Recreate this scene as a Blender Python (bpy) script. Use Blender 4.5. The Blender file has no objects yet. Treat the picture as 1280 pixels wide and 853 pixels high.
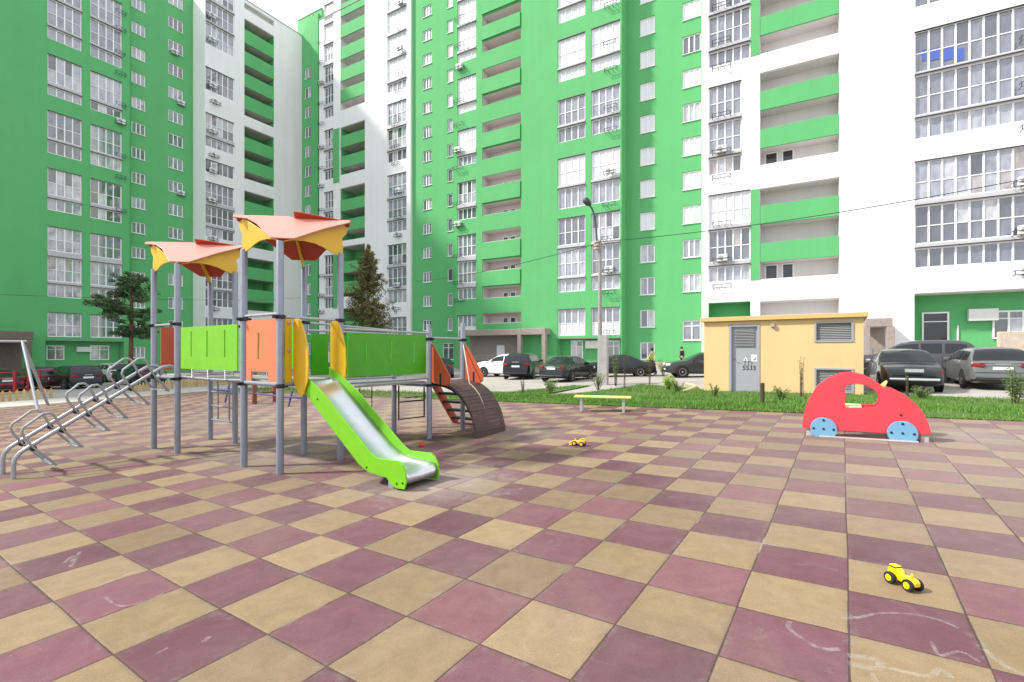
import bpy, bmesh, math, random
from mathutils import Vector, Matrix
random.seed(7)
R = math.radians
SC = bpy.context.scene
COL = SC.collection

# ------------------------------------------------------------------ survey helpers
F, HY, CAM_H = 610.0, 439.5, 1.43            # focal length / horizon of the survey picture, eye height
TA = R(34.0)                                  # direction of the tile grid
UX, UY = math.cos(TA), -math.sin(TA)
WX, WY = math.sin(TA), math.cos(TA)
BA = R(30.2)                                  # direction of the buildings
E1 = Vector((math.sin(BA), math.cos(BA), 0))
E2 = Vector((-math.cos(BA), math.sin(BA), 0))

def sstep(t):
    t = max(0.0, min(1.0, t)); return t*t*(3-2*t)

def gz(x, y):                                 # height of the ground
    xc = max(-60.0, min(60.0, x))
    p = .0323*xc; q = -.32 + .0235*xc
    return p + (q-p)*sstep((WX*x+WY*y-11.9)/6.0)

def G(px, py):                                # ground point under a picture point
    t = (px-640)/F; v = (HY-py)/F; d = 15.0
    for _ in range(60):
        d = .5*d + .5*(CAM_H-gz(t*d, d))/(-v)
    return Vector((t*d, d, gz(t*d, d)))

def at(px, py, d):
    return Vector(((px-640)/F*d, d, CAM_H+(HY-py)/F*d))

def uw(u, w):                                 # tile grid coordinates -> ground xy
    return u*UX+w*WX, u*UY+w*WY

# ------------------------------------------------------------------ objects
ORG = {}
def tag(o, label=None, cat=None, group=None, kind=None):
    if label: o['label'] = label
    if cat: o['category'] = cat
    if group: o['group'] = group
    if kind: o['kind'] = kind
    return o

def empty(name, loc, label, cat, group=None, rz=0.0):
    o = bpy.data.objects.new(name, None); COL.objects.link(o)
    o.empty_display_size = .2
    o.location = loc; o.rotation_euler = (0, 0, rz)
    ORG[o.name] = Vector(loc) if rz == 0 else Vector((0, 0, 0))
    return tag(o, label, cat, group)

class MB:
    def __init__(s): s.v = []; s.f = []
    def add(s, vs, fs):
        b = len(s.v); s.v += [tuple(v) for v in vs]; s.f += [tuple(b+i for i in f) for f in fs]; return s
    def quad(s, a, b, c, d): return s.add([a, b, c, d], [(0, 1, 2, 3)])
    def box(s, c, size, rz=0.0, M=None):
        x, y, z = size[0]/2, size[1]/2, size[2]/2
        m = Matrix.Translation(c) @ (M.to_4x4() if M is not None else Matrix.Rotation(rz, 4, 'Z'))
        vs = [m @ Vector((i*x, j*y, k*z)) for i in (-1, 1) for j in (-1, 1) for k in (-1, 1)]
        return s.add(vs, [(0, 1, 3, 2), (4, 6, 7, 5), (0, 4, 5, 1), (2, 3, 7, 6), (0, 2, 6, 4), (1, 5, 7, 3)])
    def tube(s, pts, r, n=10, caps=True):
        pts = [Vector(p) for p in pts]; rs = r if isinstance(r, (list, tuple)) else [r]*len(pts)
        rings = []; up = None
        for i, p in enumerate(pts):
            a = pts[max(0, i-1)]; b = pts[min(len(pts)-1, i+1)]
            d = (b-a).normalized()
            if up is None:
                up = Vector((0, 0, 1)) if abs(d.z) < .9 else Vector((1, 0, 0))
            x = up.cross(d)
            if x.length < 1e-5: x = Vector((0, 1, 0)).cross(d)
            x.normalize(); up = d.cross(x).normalized()
            rings.append([p + x*math.cos(2*math.pi*k/n)*rs[i] + up*math.sin(2*math.pi*k/n)*rs[i] for k in range(n)])
        vs = [q for rg in rings for q in rg]; fs = []
        for i in range(len(pts)-1):
            for k in range(n):
                k2 = (k+1) % n; fs.append((i*n+k, i*n+k2, (i+1)*n+k2, (i+1)*n+k))
        if caps:
            fs.append(tuple(reversed(range(n)))); fs.append(tuple((len(pts)-1)*n+k for k in range(n)))
        return s.add(vs, fs)
    def lathe(s, prof, c, axis=(0, 0, 1), n=20):
        ax = Vector(axis).normalized(); x = ax.orthogonal().normalized(); y = ax.cross(x)
        vs = []; fs = []
        for (r, h) in prof:
            for k in range(n):
                a = 2*math.pi*k/n
                vs.append(Vector(c)+ax*h+(x*math.cos(a)+y*math.sin(a))*r)
        m = len(prof)
        for i in range(m-1):
            for k in range(n):
                k2 = (k+1) % n; fs.append((i*n+k, i*n+k2, (i+1)*n+k2, (i+1)*n+k))
        fs.append(tuple(reversed(range(n)))); fs.append(tuple((m-1)*n+k for k in range(n)))
        return s.add(vs, fs)
    def plate(s, poly, fn, n, th):
        """flat plate: poly of 2D points, fn maps them to 3D, n thickness direction"""
        n = Vector(n).normalized()*th/2; k = len(poly)
        P = [Vector(fn(*p)) for p in poly]
        vs = [p-n for p in P]+[p+n for p in P]
        fs = [tuple(reversed(range(k))), tuple(range(k, 2*k))]
        for i in range(k):
            j = (i+1) % k; fs.append((i, j, k+j, k+i))
        return s.add(vs, fs)
    def build(s, name, mat, parent=None, smooth=False, org=None):
        o0 = org if org is not None else (ORG.get(parent.name, Vector((0, 0, 0))) if parent else Vector((0, 0, 0)))
        me = bpy.data.meshes.new(name)
        me.from_pydata([(v[0]-o0[0], v[1]-o0[1], v[2]-o0[2]) for v in s.v], [], s.f)
        bm = bmesh.new(); bm.from_mesh(me)
        if len(bm.faces) < 40000: bmesh.ops.recalc_face_normals(bm, faces=bm.faces)
        bm.to_mesh(me); bm.free()
        me.materials.append(mat)
        if smooth:
            for p in me.polygons: p.use_smooth = True
            if smooth == 'angle':
                try: me.set_sharp_from_angle(angle=R(35))
                except Exception: pass
        o = bpy.data.objects.new(name, me); COL.objects.link(o)
        if parent:
            o.parent = parent
            ORG[o.name] = Vector(o0)
        return o

def bevel(o, w=.01, seg=2):
    m = o.modifiers.new('Bevel', 'BEVEL'); m.width = w; m.segments = seg; m.limit_method = 'ANGLE'; m.angle_limit = R(40)
    return o

def copy_tree(o, parent=None):
    c = o.copy(); COL.objects.link(c)
    if parent: c.parent = parent
    for ch in list(o.children): copy_tree(ch, c)
    return c

# ------------------------------------------------------------------ materials
def streaked(m, amt=.10, sx=1.1):
    nt = m.node_tree; b = nt.nodes['Principled BSDF']; src = b.inputs['Base Color'].links[0].from_socket
    tc = nt.nodes.new('ShaderNodeTexCoord'); mp = nt.nodes.new('ShaderNodeMapping'); mp.inputs['Scale'].default_value = (sx, sx, .05)
    n = nt.nodes.new('ShaderNodeTexNoise'); n.inputs['Scale'].default_value = 1.0; n.inputs['Detail'].default_value = 7; n.inputs['Roughness'].default_value = .7
    nt.links.new(tc.outputs['Object'], mp.inputs['Vector']); nt.links.new(mp.outputs['Vector'], n.inputs['Vector'])
    r = nt.nodes.new('ShaderNodeMapRange'); r.inputs['From Min'].default_value = .3; r.inputs['From Max'].default_value = .7; r.inputs['To Min'].default_value = 1-amt; r.inputs['To Max'].default_value = 1+amt*.5
    nt.links.new(n.outputs['Fac'], r.inputs['Value']); v = nt.nodes.new('ShaderNodeVectorMath'); v.operation = 'SCALE'
    nt.links.new(src, v.inputs[0]); nt.links.new(r.outputs['Result'], v.inputs['Scale']); nt.links.new(v.outputs['Vector'], b.inputs['Base Color']); return m

def mat(name, col, rough=.6, metal=0.0, spec=.4, var=0.0, vscale=6.0, bump=0.0, bscale=60.0, coat=0.0, island=0.0):
    m = bpy.data.materials.new(name); m.use_nodes = True
    nt = m.node_tree; b = nt.nodes['Principled BSDF']
    b.inputs['Base Color'].default_value = (*col, 1); b.inputs['Roughness'].default_value = rough
    b.inputs['Metallic'].default_value = metal; b.inputs['Specular IOR Level'].default_value = spec
    b.inputs['Coat Weight'].default_value = coat
    tc = None
    if var > 0 or bump > 0:
        tc = nt.nodes.new('ShaderNodeTexCoord')
    if var > 0:
        n = nt.nodes.new('ShaderNodeTexNoise'); n.inputs['Scale'].default_value = vscale; n.inputs['Detail'].default_value = 6
        n.inputs['Roughness'].default_value = .65
        nt.links.new(tc.outputs['Object'], n.inputs['Vector'])
        mr = nt.nodes.new('ShaderNodeMapRange'); mr.inputs['From Min'].default_value = .25; mr.inputs['From Max'].default_value = .75
        mr.inputs['To Min'].default_value = 1-var; mr.inputs['To Max'].default_value = 1+var*.6
        nt.links.new(n.outputs['Fac'], mr.inputs['Value'])
        last = mr.outputs['Result']
        if island > 0:
            g = nt.nodes.new('ShaderNodeNewGeometry'); mi = nt.nodes.new('ShaderNodeMapRange')
            mi.inputs['To Min'].default_value = 1-island; mi.inputs['To Max'].default_value = 1+island
            nt.links.new(g.outputs['Random Per Island'], mi.inputs['Value'])
            mm = nt.nodes.new('ShaderNodeMath'); mm.operation = 'MULTIPLY'
            nt.links.new(last, mm.inputs[0]); nt.links.new(mi.outputs['Result'], mm.inputs[1]); last = mm.outputs[0]
        v = nt.nodes.new('ShaderNodeVectorMath'); v.operation = 'SCALE'
        v.inputs[0].default_value = col; nt.links.new(last, v.inputs['Scale'])
        nt.links.new(v.outputs['Vector'], b.inputs['Base Color'])
    if bump > 0:
        n2 = nt.nodes.new('ShaderNodeTexNoise'); n2.inputs['Scale'].default_value = bscale; n2.inputs['Detail'].default_value = 4
        nt.links.new(tc.outputs['Object'], n2.inputs['Vector'])
        bp = nt.nodes.new('ShaderNodeBump'); bp.inputs['Strength'].default_value = bump; bp.inputs['Distance'].default_value = .02
        nt.links.new(n2.outputs['Fac'], bp.inputs['Height']); nt.links.new(bp.outputs['Normal'], b.inputs['Normal'])
    return m

def ramp_mat(name, cols, rough=.5, source='island', scale=3.0, spec=.3, trans=0.0):
    """colour picked from a ramp, at random per loose piece"""
    m = bpy.data.materials.new(name); m.use_nodes = True; nt = m.node_tree; b = nt.nodes['Principled BSDF']
    cr = nt.nodes.new('ShaderNodeValToRGB'); el = cr.color_ramp.elements
    while len(el) < len(cols): el.new(.5)
    for i, c in enumerate(cols):
        el[i].position = i/(len(cols)-1) if len(c) == 3 else c[3]; el[i].color = (*c[:3], 1)
    g = nt.nodes.new('ShaderNodeNewGeometry')
    oi = nt.nodes.new('ShaderNodeObjectInfo')
    ad = nt.nodes.new('ShaderNodeMath'); ad.operation = 'ADD'
    nt.links.new(g.outputs['Random Per Island'], ad.inputs[0]); nt.links.new(oi.outputs['Random'], ad.inputs[1])
    fr = nt.nodes.new('ShaderNodeMath'); fr.operation = 'FRACT'; nt.links.new(ad.outputs[0], fr.inputs[0])
    nt.links.new(fr.outputs[0], cr.inputs['Fac']); nt.links.new(cr.outputs['Color'], b.inputs['Base Color'])
    b.inputs['Roughness'].default_value = rough; b.inputs['Specular IOR Level'].default_value = spec
    if trans: b.inputs['Subsurface Weight'].default_value = trans
    return m

def pane_mat():
    m = bpy.data.materials.new('window_glass'); m.use_nodes = True; nt = m.node_tree; b = nt.nodes['Principled BSDF']
    g = nt.nodes.new('ShaderNodeNewGeometry'); oi = nt.nodes.new('ShaderNodeObjectInfo'); tc = nt.nodes.new('ShaderNodeTexCoord')
    ad = nt.nodes.new('ShaderNodeMath'); ad.operation = 'MULTIPLY_ADD'; ad.inputs[1].default_value = .42
    nt.links.new(g.outputs['Random Per Island'], ad.inputs[0]); nt.links.new(oi.outputs['Random'], ad.inputs[2])
    fr = nt.nodes.new('ShaderNodeMath'); fr.operation = 'FRACT'; nt.links.new(ad.outputs[0], fr.inputs[0])
    cr = nt.nodes.new('ShaderNodeValToRGB'); el = cr.color_ramp.elements
    cols = [(0, (.035, .038, .050)), (.15, (.085, .09, .115)), (.38, (.15, .155, .195)), (.62, (.225, .235, .285)), (.82, (.32, .33, .385)), (.95, (.48, .48, .52)), (1, (.28, .23, .21))]
    while len(el) < len(cols): el.new(.5)
    for i, (p, c) in enumerate(cols): el[i].position = p; el[i].color = (*c, 1)
    nt.links.new(fr.outputs[0], cr.inputs['Fac'])
    # curtains and things behind the glass: soft vertical folds and blotches
    mp = nt.nodes.new('ShaderNodeMapping'); mp.inputs['Scale'].default_value = (2.2, 2.2, .9)
    nt.links.new(tc.outputs['Object'], mp.inputs['Vector'])
    av = nt.nodes.new('ShaderNodeVectorMath'); av.operation = 'ADD'
    sc = nt.nodes.new('ShaderNodeVectorMath'); sc.operation = 'SCALE'; sc.inputs[0].default_value = (37, 11, 23)
    nt.links.new(oi.outputs['Random'], sc.inputs['Scale']); nt.links.new(mp.outputs['Vector'], av.inputs[0]); nt.links.new(sc.outputs['Vector'], av.inputs[1])
    n = nt.nodes.new('ShaderNodeTexNoise'); n.inputs['Scale'].default_value = 1.2; n.inputs['Detail'].default_value = 5
    nt.links.new(av.outputs['Vector'], n.inputs['Vector'])
    mr = nt.nodes.new('ShaderNodeMapRange'); mr.inputs['From Min'].default_value = .3; mr.inputs['From Max'].default_value = .7
    mr.inputs['To Min'].default_value = .62; mr.inputs['To Max'].default_value = 1.22; nt.links.new(n.outputs['Fac'], mr.inputs['Value'])
    v = nt.nodes.new('ShaderNodeVectorMath'); v.operation = 'SCALE'
    nt.links.new(cr.outputs['Color'], v.inputs[0]); nt.links.new(mr.outputs['Result'], v.inputs['Scale'])
    nt.links.new(v.outputs['Vector'], b.inputs['Base Color'])
    b.inputs['Roughness'].default_value = .5; b.inputs['Specular IOR Level'].default_value = .3
    b.inputs['Coat Weight'].default_value = 1.0; b.inputs['Coat Roughness'].default_value = .03; b.inputs['Coat IOR'].default_value = 2.2
    return m

def tile_mat():
    m = bpy.data.materials.new('rubber_tiles'); m.use_nodes = True; nt = m.node_tree; b = nt.nodes['Principled BSDF']
    N = nt.nodes.new; L = nt.links.new
    tc = N('ShaderNodeTexCoord')
    def noise(scale, detail=4, rough=.6, vec=None, dist=0):
        n = N('ShaderNodeTexNoise'); n.inputs['Scale'].default_value = scale; n.inputs['Detail'].default_value = detail
        n.inputs['Roughness'].default_value = rough; n.inputs['Distortion'].default_value = dist
        L(vec if vec else tc.outputs['Object'], n.inputs['Vector']); return n
    def math_(op, a, bb=None, c=None):
        n = N('ShaderNodeMath'); n.operation = op
        for i, x in enumerate((a, bb, c)):
            if x is None: continue
            if isinstance(x, (int, float)): n.inputs[i].default_value = x
            else: L(x, n.inputs[i])
        return n.outputs[0]
    def mrange(x, a, c, d, e):
        n = N('ShaderNodeMapRange'); n.inputs['From Min'].default_value = a; n.inputs['From Max'].default_value = c
        n.inputs['To Min'].default_value = d; n.inputs['To Max'].default_value = e; L(x, n.inputs['Value']); return n.outputs['Result']
    def mix(f, a, c, mode='MIX'):
        n = N('ShaderNodeMix'); n.data_type = 'RGBA'; n.blend_type = mode
        if isinstance(f, (int, float)): n.inputs[0].default_value = f
        else: L(f, n.inputs[0])
        for i, x in ((6, a), (7, c)):
            if isinstance(x, tuple): n.inputs[i].default_value = (*x, 1)
            else: L(x, n.inputs[i])
        return n.outputs[2]
    # tile coordinates
    sub = N('ShaderNodeVectorMath'); sub.operation = 'SUBTRACT'; sub.inputs[1].default_value = (-.574, 2.672, 0)
    L(tc.outputs['Object'], sub.inputs[0])
    rot = N('ShaderNodeVectorRotate'); rot.rotation_type = 'Z_AXIS'; rot.inputs['Angle'].default_value = R(34.1)
    L(sub.outputs[0], rot.inputs['Vector'])
    sc = N('ShaderNodeVectorMath'); sc.operation = 'SCALE'; sc.inputs['Scale'].default_value = 2.0; L(rot.outputs[0], sc.inputs[0])
    # wobble of the joints, tiles are never laid perfectly
    wn = noise(1.1, 2); wv = N('ShaderNodeVectorMath'); wv.operation = 'SUBTRACT'; wv.inputs[1].default_value = (.5, .5, .5)
    L(wn.outputs['Color'], wv.inputs[0])
    ws = N('ShaderNodeVectorMath'); ws.operation = 'SCALE'; ws.inputs['Scale'].default_value = .035; L(wv.outputs[0], ws.inputs[0])
    wa = N('ShaderNodeVectorMath'); wa.operation = 'ADD'; L(sc.outputs[0], wa.inputs[0]); L(ws.outputs[0], wa.inputs[1])
    sp = N('ShaderNodeSeparateXYZ'); L(wa.outputs[0], sp.inputs[0])
    fx = math_('FLOOR', sp.outputs[0]); fy = math_('FLOOR', sp.outputs[1])
    par = math_('MODULO', math_('ADD', math_('ADD', fx, fy), 200.0), 2.0)
    cb = N('ShaderNodeCombineXYZ'); L(fx, cb.inputs[0]); L(fy, cb.inputs[1])
    wnz = N('ShaderNodeTexWhiteNoise'); wnz.noise_dimensions = '2D'; L(cb.outputs[0], wnz.inputs['Vector'])
    ex = math_('ABSOLUTE', math_('SUBTRACT', math_('FRACT', sp.outputs[0]), .5)); ey = math_('ABSOLUTE', math_('SUBTRACT', math_('FRACT', sp.outputs[1]), .5))
    rag = noise(55, 3, .7); edge = math_('ADD', math_('MAXIMUM', ex, ey), mrange(rag.outputs['Fac'], .3, .7, -.0035, .0035))
    purple = mix(wnz.outputs['Value'], (.118, .047, .059), (.158, .070, .083))
    yellow = mix(wnz.outputs['Value'], (.198, .138, .074), (.245, .178, .102))
    base = mix(par, purple, yellow)
    # per tile shade change and worn, dusty areas
    base = mix(1.0, base, mix(wnz.outputs['Value'], (.82, .84, .86), (1.1, 1.07, 1.04)), 'MULTIPLY')
    big = noise(.55, 6, .65)
    dusty = mrange(big.outputs['Fac'], .40, .76, .0, .46)
    base = mix(dusty, base, (.215, .162, .142))
    med = noise(5.5, 6, .7, dist=.6)
    base = mix(1.0, base, mix(mrange(med.outputs['Fac'], .3, .7, 0, 1), (.84, .84, .84), (1.12, 1.12, 1.12)), 'MULTIPLY')
    scuff = noise(3.1, 8, .75, dist=1.6)
    base = mix(mrange(scuff.outputs['Fac'], .58, .80, 0, .42), base, (.27, .225, .21))
    wear = noise(7.0, 5, .75)
    ew = math_('MULTIPLY', mrange(edge, .40, .50, 0, 1), mrange(wear.outputs['Fac'], .45, .75, 0, .7))
    base = mix(ew, base, mix(mrange(wear.outputs['Fac'], .5, .7, 0, 1), (.10, .065, .06), (.26, .22, .20)))
    spk = noise(46, 3, .5); base = mix(mrange(spk.outputs['Fac'], .73, .78, 0, .55), base, (.30, .27, .24))
    spd = noise(33, 3, .5); base = mix(mrange(spd.outputs['Fac'], .74, .79, 0, .6), base, (.05, .035, .03))
    # rubber granules
    gr = noise(240, 2, .8)
    base = mix(1.0, base, mix(mrange(gr.outputs['Fac'], .3, .7, 0, 1), (.72, .72, .72), (1.24, 1.24, 1.24)), 'MULTIPLY')
    # sand trodden out at the foot of the slide, and broad paler areas elsewhere
    def blot(x, y, rad, amt, base):
        d = N('ShaderNodeVectorMath'); d.operation = 'DISTANCE'; d.inputs[1].default_value = (x, y, 0)
        fl = N('ShaderNodeVectorMath'); fl.operation = 'MULTIPLY'; fl.inputs[1].default_value = (1, 1, 0); L(tc.outputs['Object'], fl.inputs[0]); L(fl.outputs[0], d.inputs[0])
        k = mrange(math_('ADD', d.outputs['Value'], mrange(scuff.outputs['Fac'], .2, .8, .5, -.5)), rad, rad*.25, 0, amt)
        return mix(k, base, (.285, .238, .212))
    base = blot(-.75, 5.45, .95, .6, base); base = blot(-1.6, 5.5, .7, .35, base); base = blot(-3.4, 7.5, 1.6, .45, base); base = blot(6.6, 7.1, .9, .4, base)
    base = blot(.2, 8.6, 1.3, .3, base); base = blot(6.2, 5.6, 5.2, .40, base); base = blot(-4.5, 13.0, 7.0, .30, base)
    # joints: dark, here and there filled with pale sand
    jn = noise(2.3, 3)
    jw = mrange(jn.outputs['Fac'], .3, .7, .4945, .4885)
    joint = N('ShaderNodeMath'); joint.operation = 'GREATER_THAN'; L(edge, joint.inputs[0]); L(jw, joint.inputs[1])
    js = noise(.9, 3, .6)
    jc = mix(mrange(js.outputs['Fac'], .60, .66, 0, 1), (.045, .026, .024), (.27, .235, .21))
    base = mix(math_('MULTIPLY', joint.outputs[0], .80), base, jc)
    L(base, b.inputs['Base Color']); b.inputs['Roughness'].default_value = .82; b.inputs['Specular IOR Level'].default_value = .3
    h = math_('ADD', math_('MULTIPLY', gr.outputs['Fac'], .25), math_('MULTIPLY', mrange(edge, .465, .498, 1, 0), 1.0))
    bp = N('ShaderNodeBump'); bp.inputs['Strength'].default_value = .5; bp.inputs['Distance'].default_value = .006
    L(h, bp.inputs['Height']); L(bp.outputs[0], b.inputs['Normal'])
    return m

def ground_mat(name, c1, c2, c3, s1=.25, s2=4, rough=.9):
    m = bpy.data.materials.new(name); m.use_nodes = True; nt = m.node_tree; b = nt.nodes['Principled BSDF']
    tc = nt.nodes.new('ShaderNodeTexCoord')
    def nz(s, d=8):
        n = nt.nodes.new('ShaderNodeTexNoise'); n.inputs['Scale'].default_value = s; n.inputs['Detail'].default_value = d; n.inputs['Roughness'].default_value = .7
        nt.links.new(tc.outputs['Object'], n.inputs['Vector']); return n
    a = nz(s1); c = nz(s2); g = nz(90, 2)
    def mx(f, x, y):
        n = nt.nodes.new('ShaderNodeMix'); n.data_type = 'RGBA'; nt.links.new(f, n.inputs[0])
        for i, q in ((6, x), (7, y)):
            if isinstance(q, tuple): n.inputs[i].default_value = (*q, 1)
            else: nt.links.new(q, n.inputs[i])
        return n.outputs[2]
    def rng(o, lo, hi):
        r = nt.nodes.new('ShaderNodeMapRange'); r.inputs['From Min'].default_value = lo; r.inputs['From Max'].default_value = hi; nt.links.new(o, r.inputs['Value']); return r.outputs['Result']
    x = mx(rng(a.outputs['Fac'], .35, .65), c1, c2); x = mx(rng(c.outputs['Fac'], .52, .72), x, c3)
    nt.links.new(x, b.inputs['Base Color']); b.inputs['Roughness'].default_value = rough; b.inputs['Specular IOR Level'].default_value = .25
    bp = nt.nodes.new('ShaderNodeBump'); bp.inputs['Strength'].default_value = .35; bp.inputs['Distance'].default_value = .01
    nt.links.new(g.outputs['Fac'], bp.inputs['Height']); nt.links.new(bp.outputs[0], b.inputs['Normal'])
    return m

def chalk_mat():
    m = bpy.data.materials.new('chalk'); m.use_nodes = True; nt = m.node_tree; b = nt.nodes['Principled BSDF']
    b.inputs['Base Color'].default_value = (.72, .70, .66, 1); b.inputs['Roughness'].default_value = .95
    tc = nt.nodes.new('ShaderNodeTexCoord'); n = nt.nodes.new('ShaderNodeTexNoise'); n.inputs['Scale'].default_value = 14; n.inputs['Detail'].default_value = 8; n.inputs['Roughness'].default_value = .8
    nt.links.new(tc.outputs['Object'], n.inputs['Vector'])
    r = nt.nodes.new('ShaderNodeMapRange'); r.inputs['From Min'].default_value = .40; r.inputs['From Max'].default_value = .72; r.inputs['To Max'].default_value = .30
    nt.links.new(n.outputs['Fac'], r.inputs['Value']); nt.links.new(r.outputs['Result'], b.inputs['Alpha'])
    return m

M = {}
M['green'] = mat('green_render', (.112, .42, .156), .85, spec=.35, var=.07, vscale=.35, bump=.15, bscale=30)
M['white'] = mat('white_render', (.80, .80, .81), .85, spec=.3, var=.05, vscale=.3, bump=.15, bscale=30)
M['loggia'] = mat('loggia_render', (.66, .59, .58), .9, spec=.2, var=.05, vscale=.6)
M['loggia_white'] = mat('loggia_white', (.72, .70, .69), .9, spec=.2, var=.05, vscale=.6)
M['pvc'] = mat('white_pvc', (.82, .82, .83), .35, spec=.5)
M['panelw'] = mat('white_panel', (.76, .77, .80), .45, spec=.5, var=.06, vscale=2)
M['pane'] = pane_mat()
M['blind'] = mat('white_blinds', (.74, .75, .79), .5, spec=.3, var=.10, vscale=1.3, coat=1.0)
M['darkpane'] = mat('dark_pane', (.022, .022, .026), .2, spec=.5, coat=.6)
M['band'] = mat('floor_band', (.50, .50, .52), .6, var=.1, vscale=1.5)
M['acwhite'] = mat('ac_casing', (.74, .74, .73), .45, var=.08, vscale=5)
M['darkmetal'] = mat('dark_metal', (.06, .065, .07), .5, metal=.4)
M['roof'] = mat('roof_felt', (.10, .10, .10), .9)
M['stone_dark'] = mat('brown_cladding', (.17, .135, .115), .8, var=.25, vscale=5, bump=.3, bscale=20)
M['stone'] = mat('stone_cladding', (.33, .28, .25), .8, var=.25, vscale=5, bump=.3, bscale=20)
M['stone_light'] = mat('sandstone', (.50, .42, .34), .85, var=.25, vscale=4, bump=.4, bscale=18)
M['concrete'] = mat('concrete', (.42, .41, .40), .85, var=.2, vscale=3, bump=.3, bscale=40)
M['darkhole'] = mat('dark_opening', (.02, .02, .022), .3)
M['tile'] = tile_mat()
M['asphalt'] = ground_mat('pale_asphalt', (.30, .275, .255), (.40, .365, .335), (.24, .225, .21), .12, 2.5)
M['path'] = ground_mat('path_paving', (.40, .375, .345), (.47, .44, .40), (.34, .315, .285), .4, 3)
M['turf'] = ground_mat('turf_soil', (.060, .120, .022), (.085, .150, .028), (.080, .078, .035), .5, 3)
M['soil'] = ground_mat('verge_soil', (.105, .095, .045), (.075, .10, .03), (.16, .12, .075), .6, 5)
M['grass'] = ramp_mat('grass_blades', [(.050, .145, .016), (.082, .210, .024), (.112, .255, .034), (.165, .235, .060)], .6, spec=.25)
M['steel'] = mat('grey_painted_steel', (.245, .268, .32), .38, metal=.25, spec=.5, var=.12, vscale=7)
M['galv'] = mat('galvanised_steel', (.36, .375, .41), .38, metal=.45, var=.15, vscale=9)
M['chute'] = mat('stainless_sheet', (.62, .64, .67), .28, metal=.9, var=.12, vscale=4)
M['clamp'] = mat('black_clamp', (.015, .015, .018), .45)
M['lime'] = mat('lime_plywood', (.155, .47, .008), .42, spec=.45, var=.11, vscale=7)
M['leafgreen'] = mat('green_plywood', (.055, .33, .004), .42, spec=.45, var=.11, vscale=7)
M['orange'] = mat('orange_plywood', (.62, .185, .075), .42, spec=.45, var=.11, vscale=7)
M['terracotta'] = mat('red_orange_plywood', (.46, .085, .034), .45, spec=.45, var=.11, vscale=7)
M['yellow'] = mat('yellow_plywood', (.66, .40, .018), .40, spec=.45, var=.11, vscale=7)
M['canopy'] = mat('coral_sheet', (.66, .265, .205), .38, spec=.5, var=.11, vscale=7)
M['canopy_red'] = mat('red_sheet', (.42, .045, .016), .42, spec=.45, var=.11, vscale=7)
M['deck'] = mat('deck_plywood', (.33, .31, .31), .7, var=.2, vscale=6)
M['slat'] = mat('brown_slats', (.085, .055, .045), .65, var=.3, vscale=8)
M['rope'] = mat('beige_rope', (.50, .42, .34), .9)
M['black'] = mat('black_rubber', (.012, .012, .013), .55)
M['tyre'] = mat('tyre_rubber', (.016, .016, .017), .75)
M['rim'] = mat('alloy_rim', (.50, .50, .52), .3, metal=.8)
M['redtoy'] = mat('coral_red_panel', (.66, .052, .072), .42, spec=.45, var=.11, vscale=7)
M['bluetoy'] = mat('sky_blue_panel', (.15, .34, .50), .45, var=.06, vscale=8)
M['plywood'] = mat('pale_plywood', (.70, .55, .32), .6, var=.12, vscale=6)
M['yplastic'] = mat('yellow_plastic', (.83, .55, .008), .28, spec=.5)
M['bplastic'] = mat('dark_plastic', (.018, .018, .022), .4)
M['hut'] = mat('apricot_render', (.70, .48, .245), .85, spec=.3, var=.07, vscale=1.2, bump=.2, bscale=25)
M['huttrim'] = mat('apricot_trim', (.64, .41, .165), .7, var=.06, vscale=2)
M['greydoor'] = mat('grey_steel_door', (.33, .33, .365), .5, var=.06, vscale=3)
M['louvre'] = mat('grey_louvre', (.33, .325, .34), .55)
M['benchy'] = mat('pale_yellow_paint', (.80, .66, .16), .45, var=.1, vscale=6)
M['benchleg'] = mat('bench_leg_grey', (.40, .40, .38), .6)
M['wood'] = ramp_mat('raw_pickets', [(.42, .29, .11), (.56, .40, .17), (.50, .30, .13), (.60, .45, .23)], .8)
M['redfence'] = mat('red_fence_paint', (.36, .018, .028), .5)
M['bark'] = mat('pine_bark', (.16, .085, .05), .95, var=.35, vscale=12, bump=.5, bscale=30)
M['bark_dark'] = mat('dark_bark', (.075, .055, .04), .95, var=.3, vscale=12)
M['pine'] = ramp_mat('pine_needles', [(.026, .058, .024), (.050, .105, .040), (.090, .150, .060), (.068, .105, .052)], .7)
M['brownconifer'] = ramp_mat('browning_needles', [(.058, .052, .016), (.11, .098, .030), (.165, .140, .046), (.095, .110, .038)], .8)
M['bush'] = ramp_mat('bush_leaves', [(.045, .095, .018), (.08, .15, .025), (.13, .19, .04), (.09, .085, .03)], .6)
M['yellowbush'] = ramp_mat('bright_bush_leaves', [(.14, .26, .02), (.22, .36, .03), (.30, .42, .05)], .6)
M['redpost'] = mat('red_brown_paint', (.20, .055, .04), .6, var=.15, vscale=8)
M['bluebar'] = mat('blue_violet_paint', (.06, .055, .20), .5)
M['glass_car'] = mat('car_glass', (.012, .015, .018), .08, spec=.5)
M['redlamp'] = mat('red_lamp', (.26, .010, .014), .2, spec=.5)
M['clearlamp'] = mat('clear_lamp', (.75, .75, .76), .15, spec=.6)
M['plate'] = mat('number_plate', (.75, .76, .77), .5, var=.25, vscale=25)
M['chrome'] = mat('chrome', (.70, .70, .71), .15, metal=1.0)
M['skin'] = mat('skin', (.50, .30, .22), .6)
M['hair'] = mat('dark_hair', (.012, .010, .009), .7)
M['vest'] = mat('hi_vis_yellow', (.66, .74, .02), .7)
M['blackcloth'] = mat('black_cloth', (.014, .014, .016), .9)
M['drabcloth'] = mat('drab_trousers', (.16, .16, .10), .9)
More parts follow.
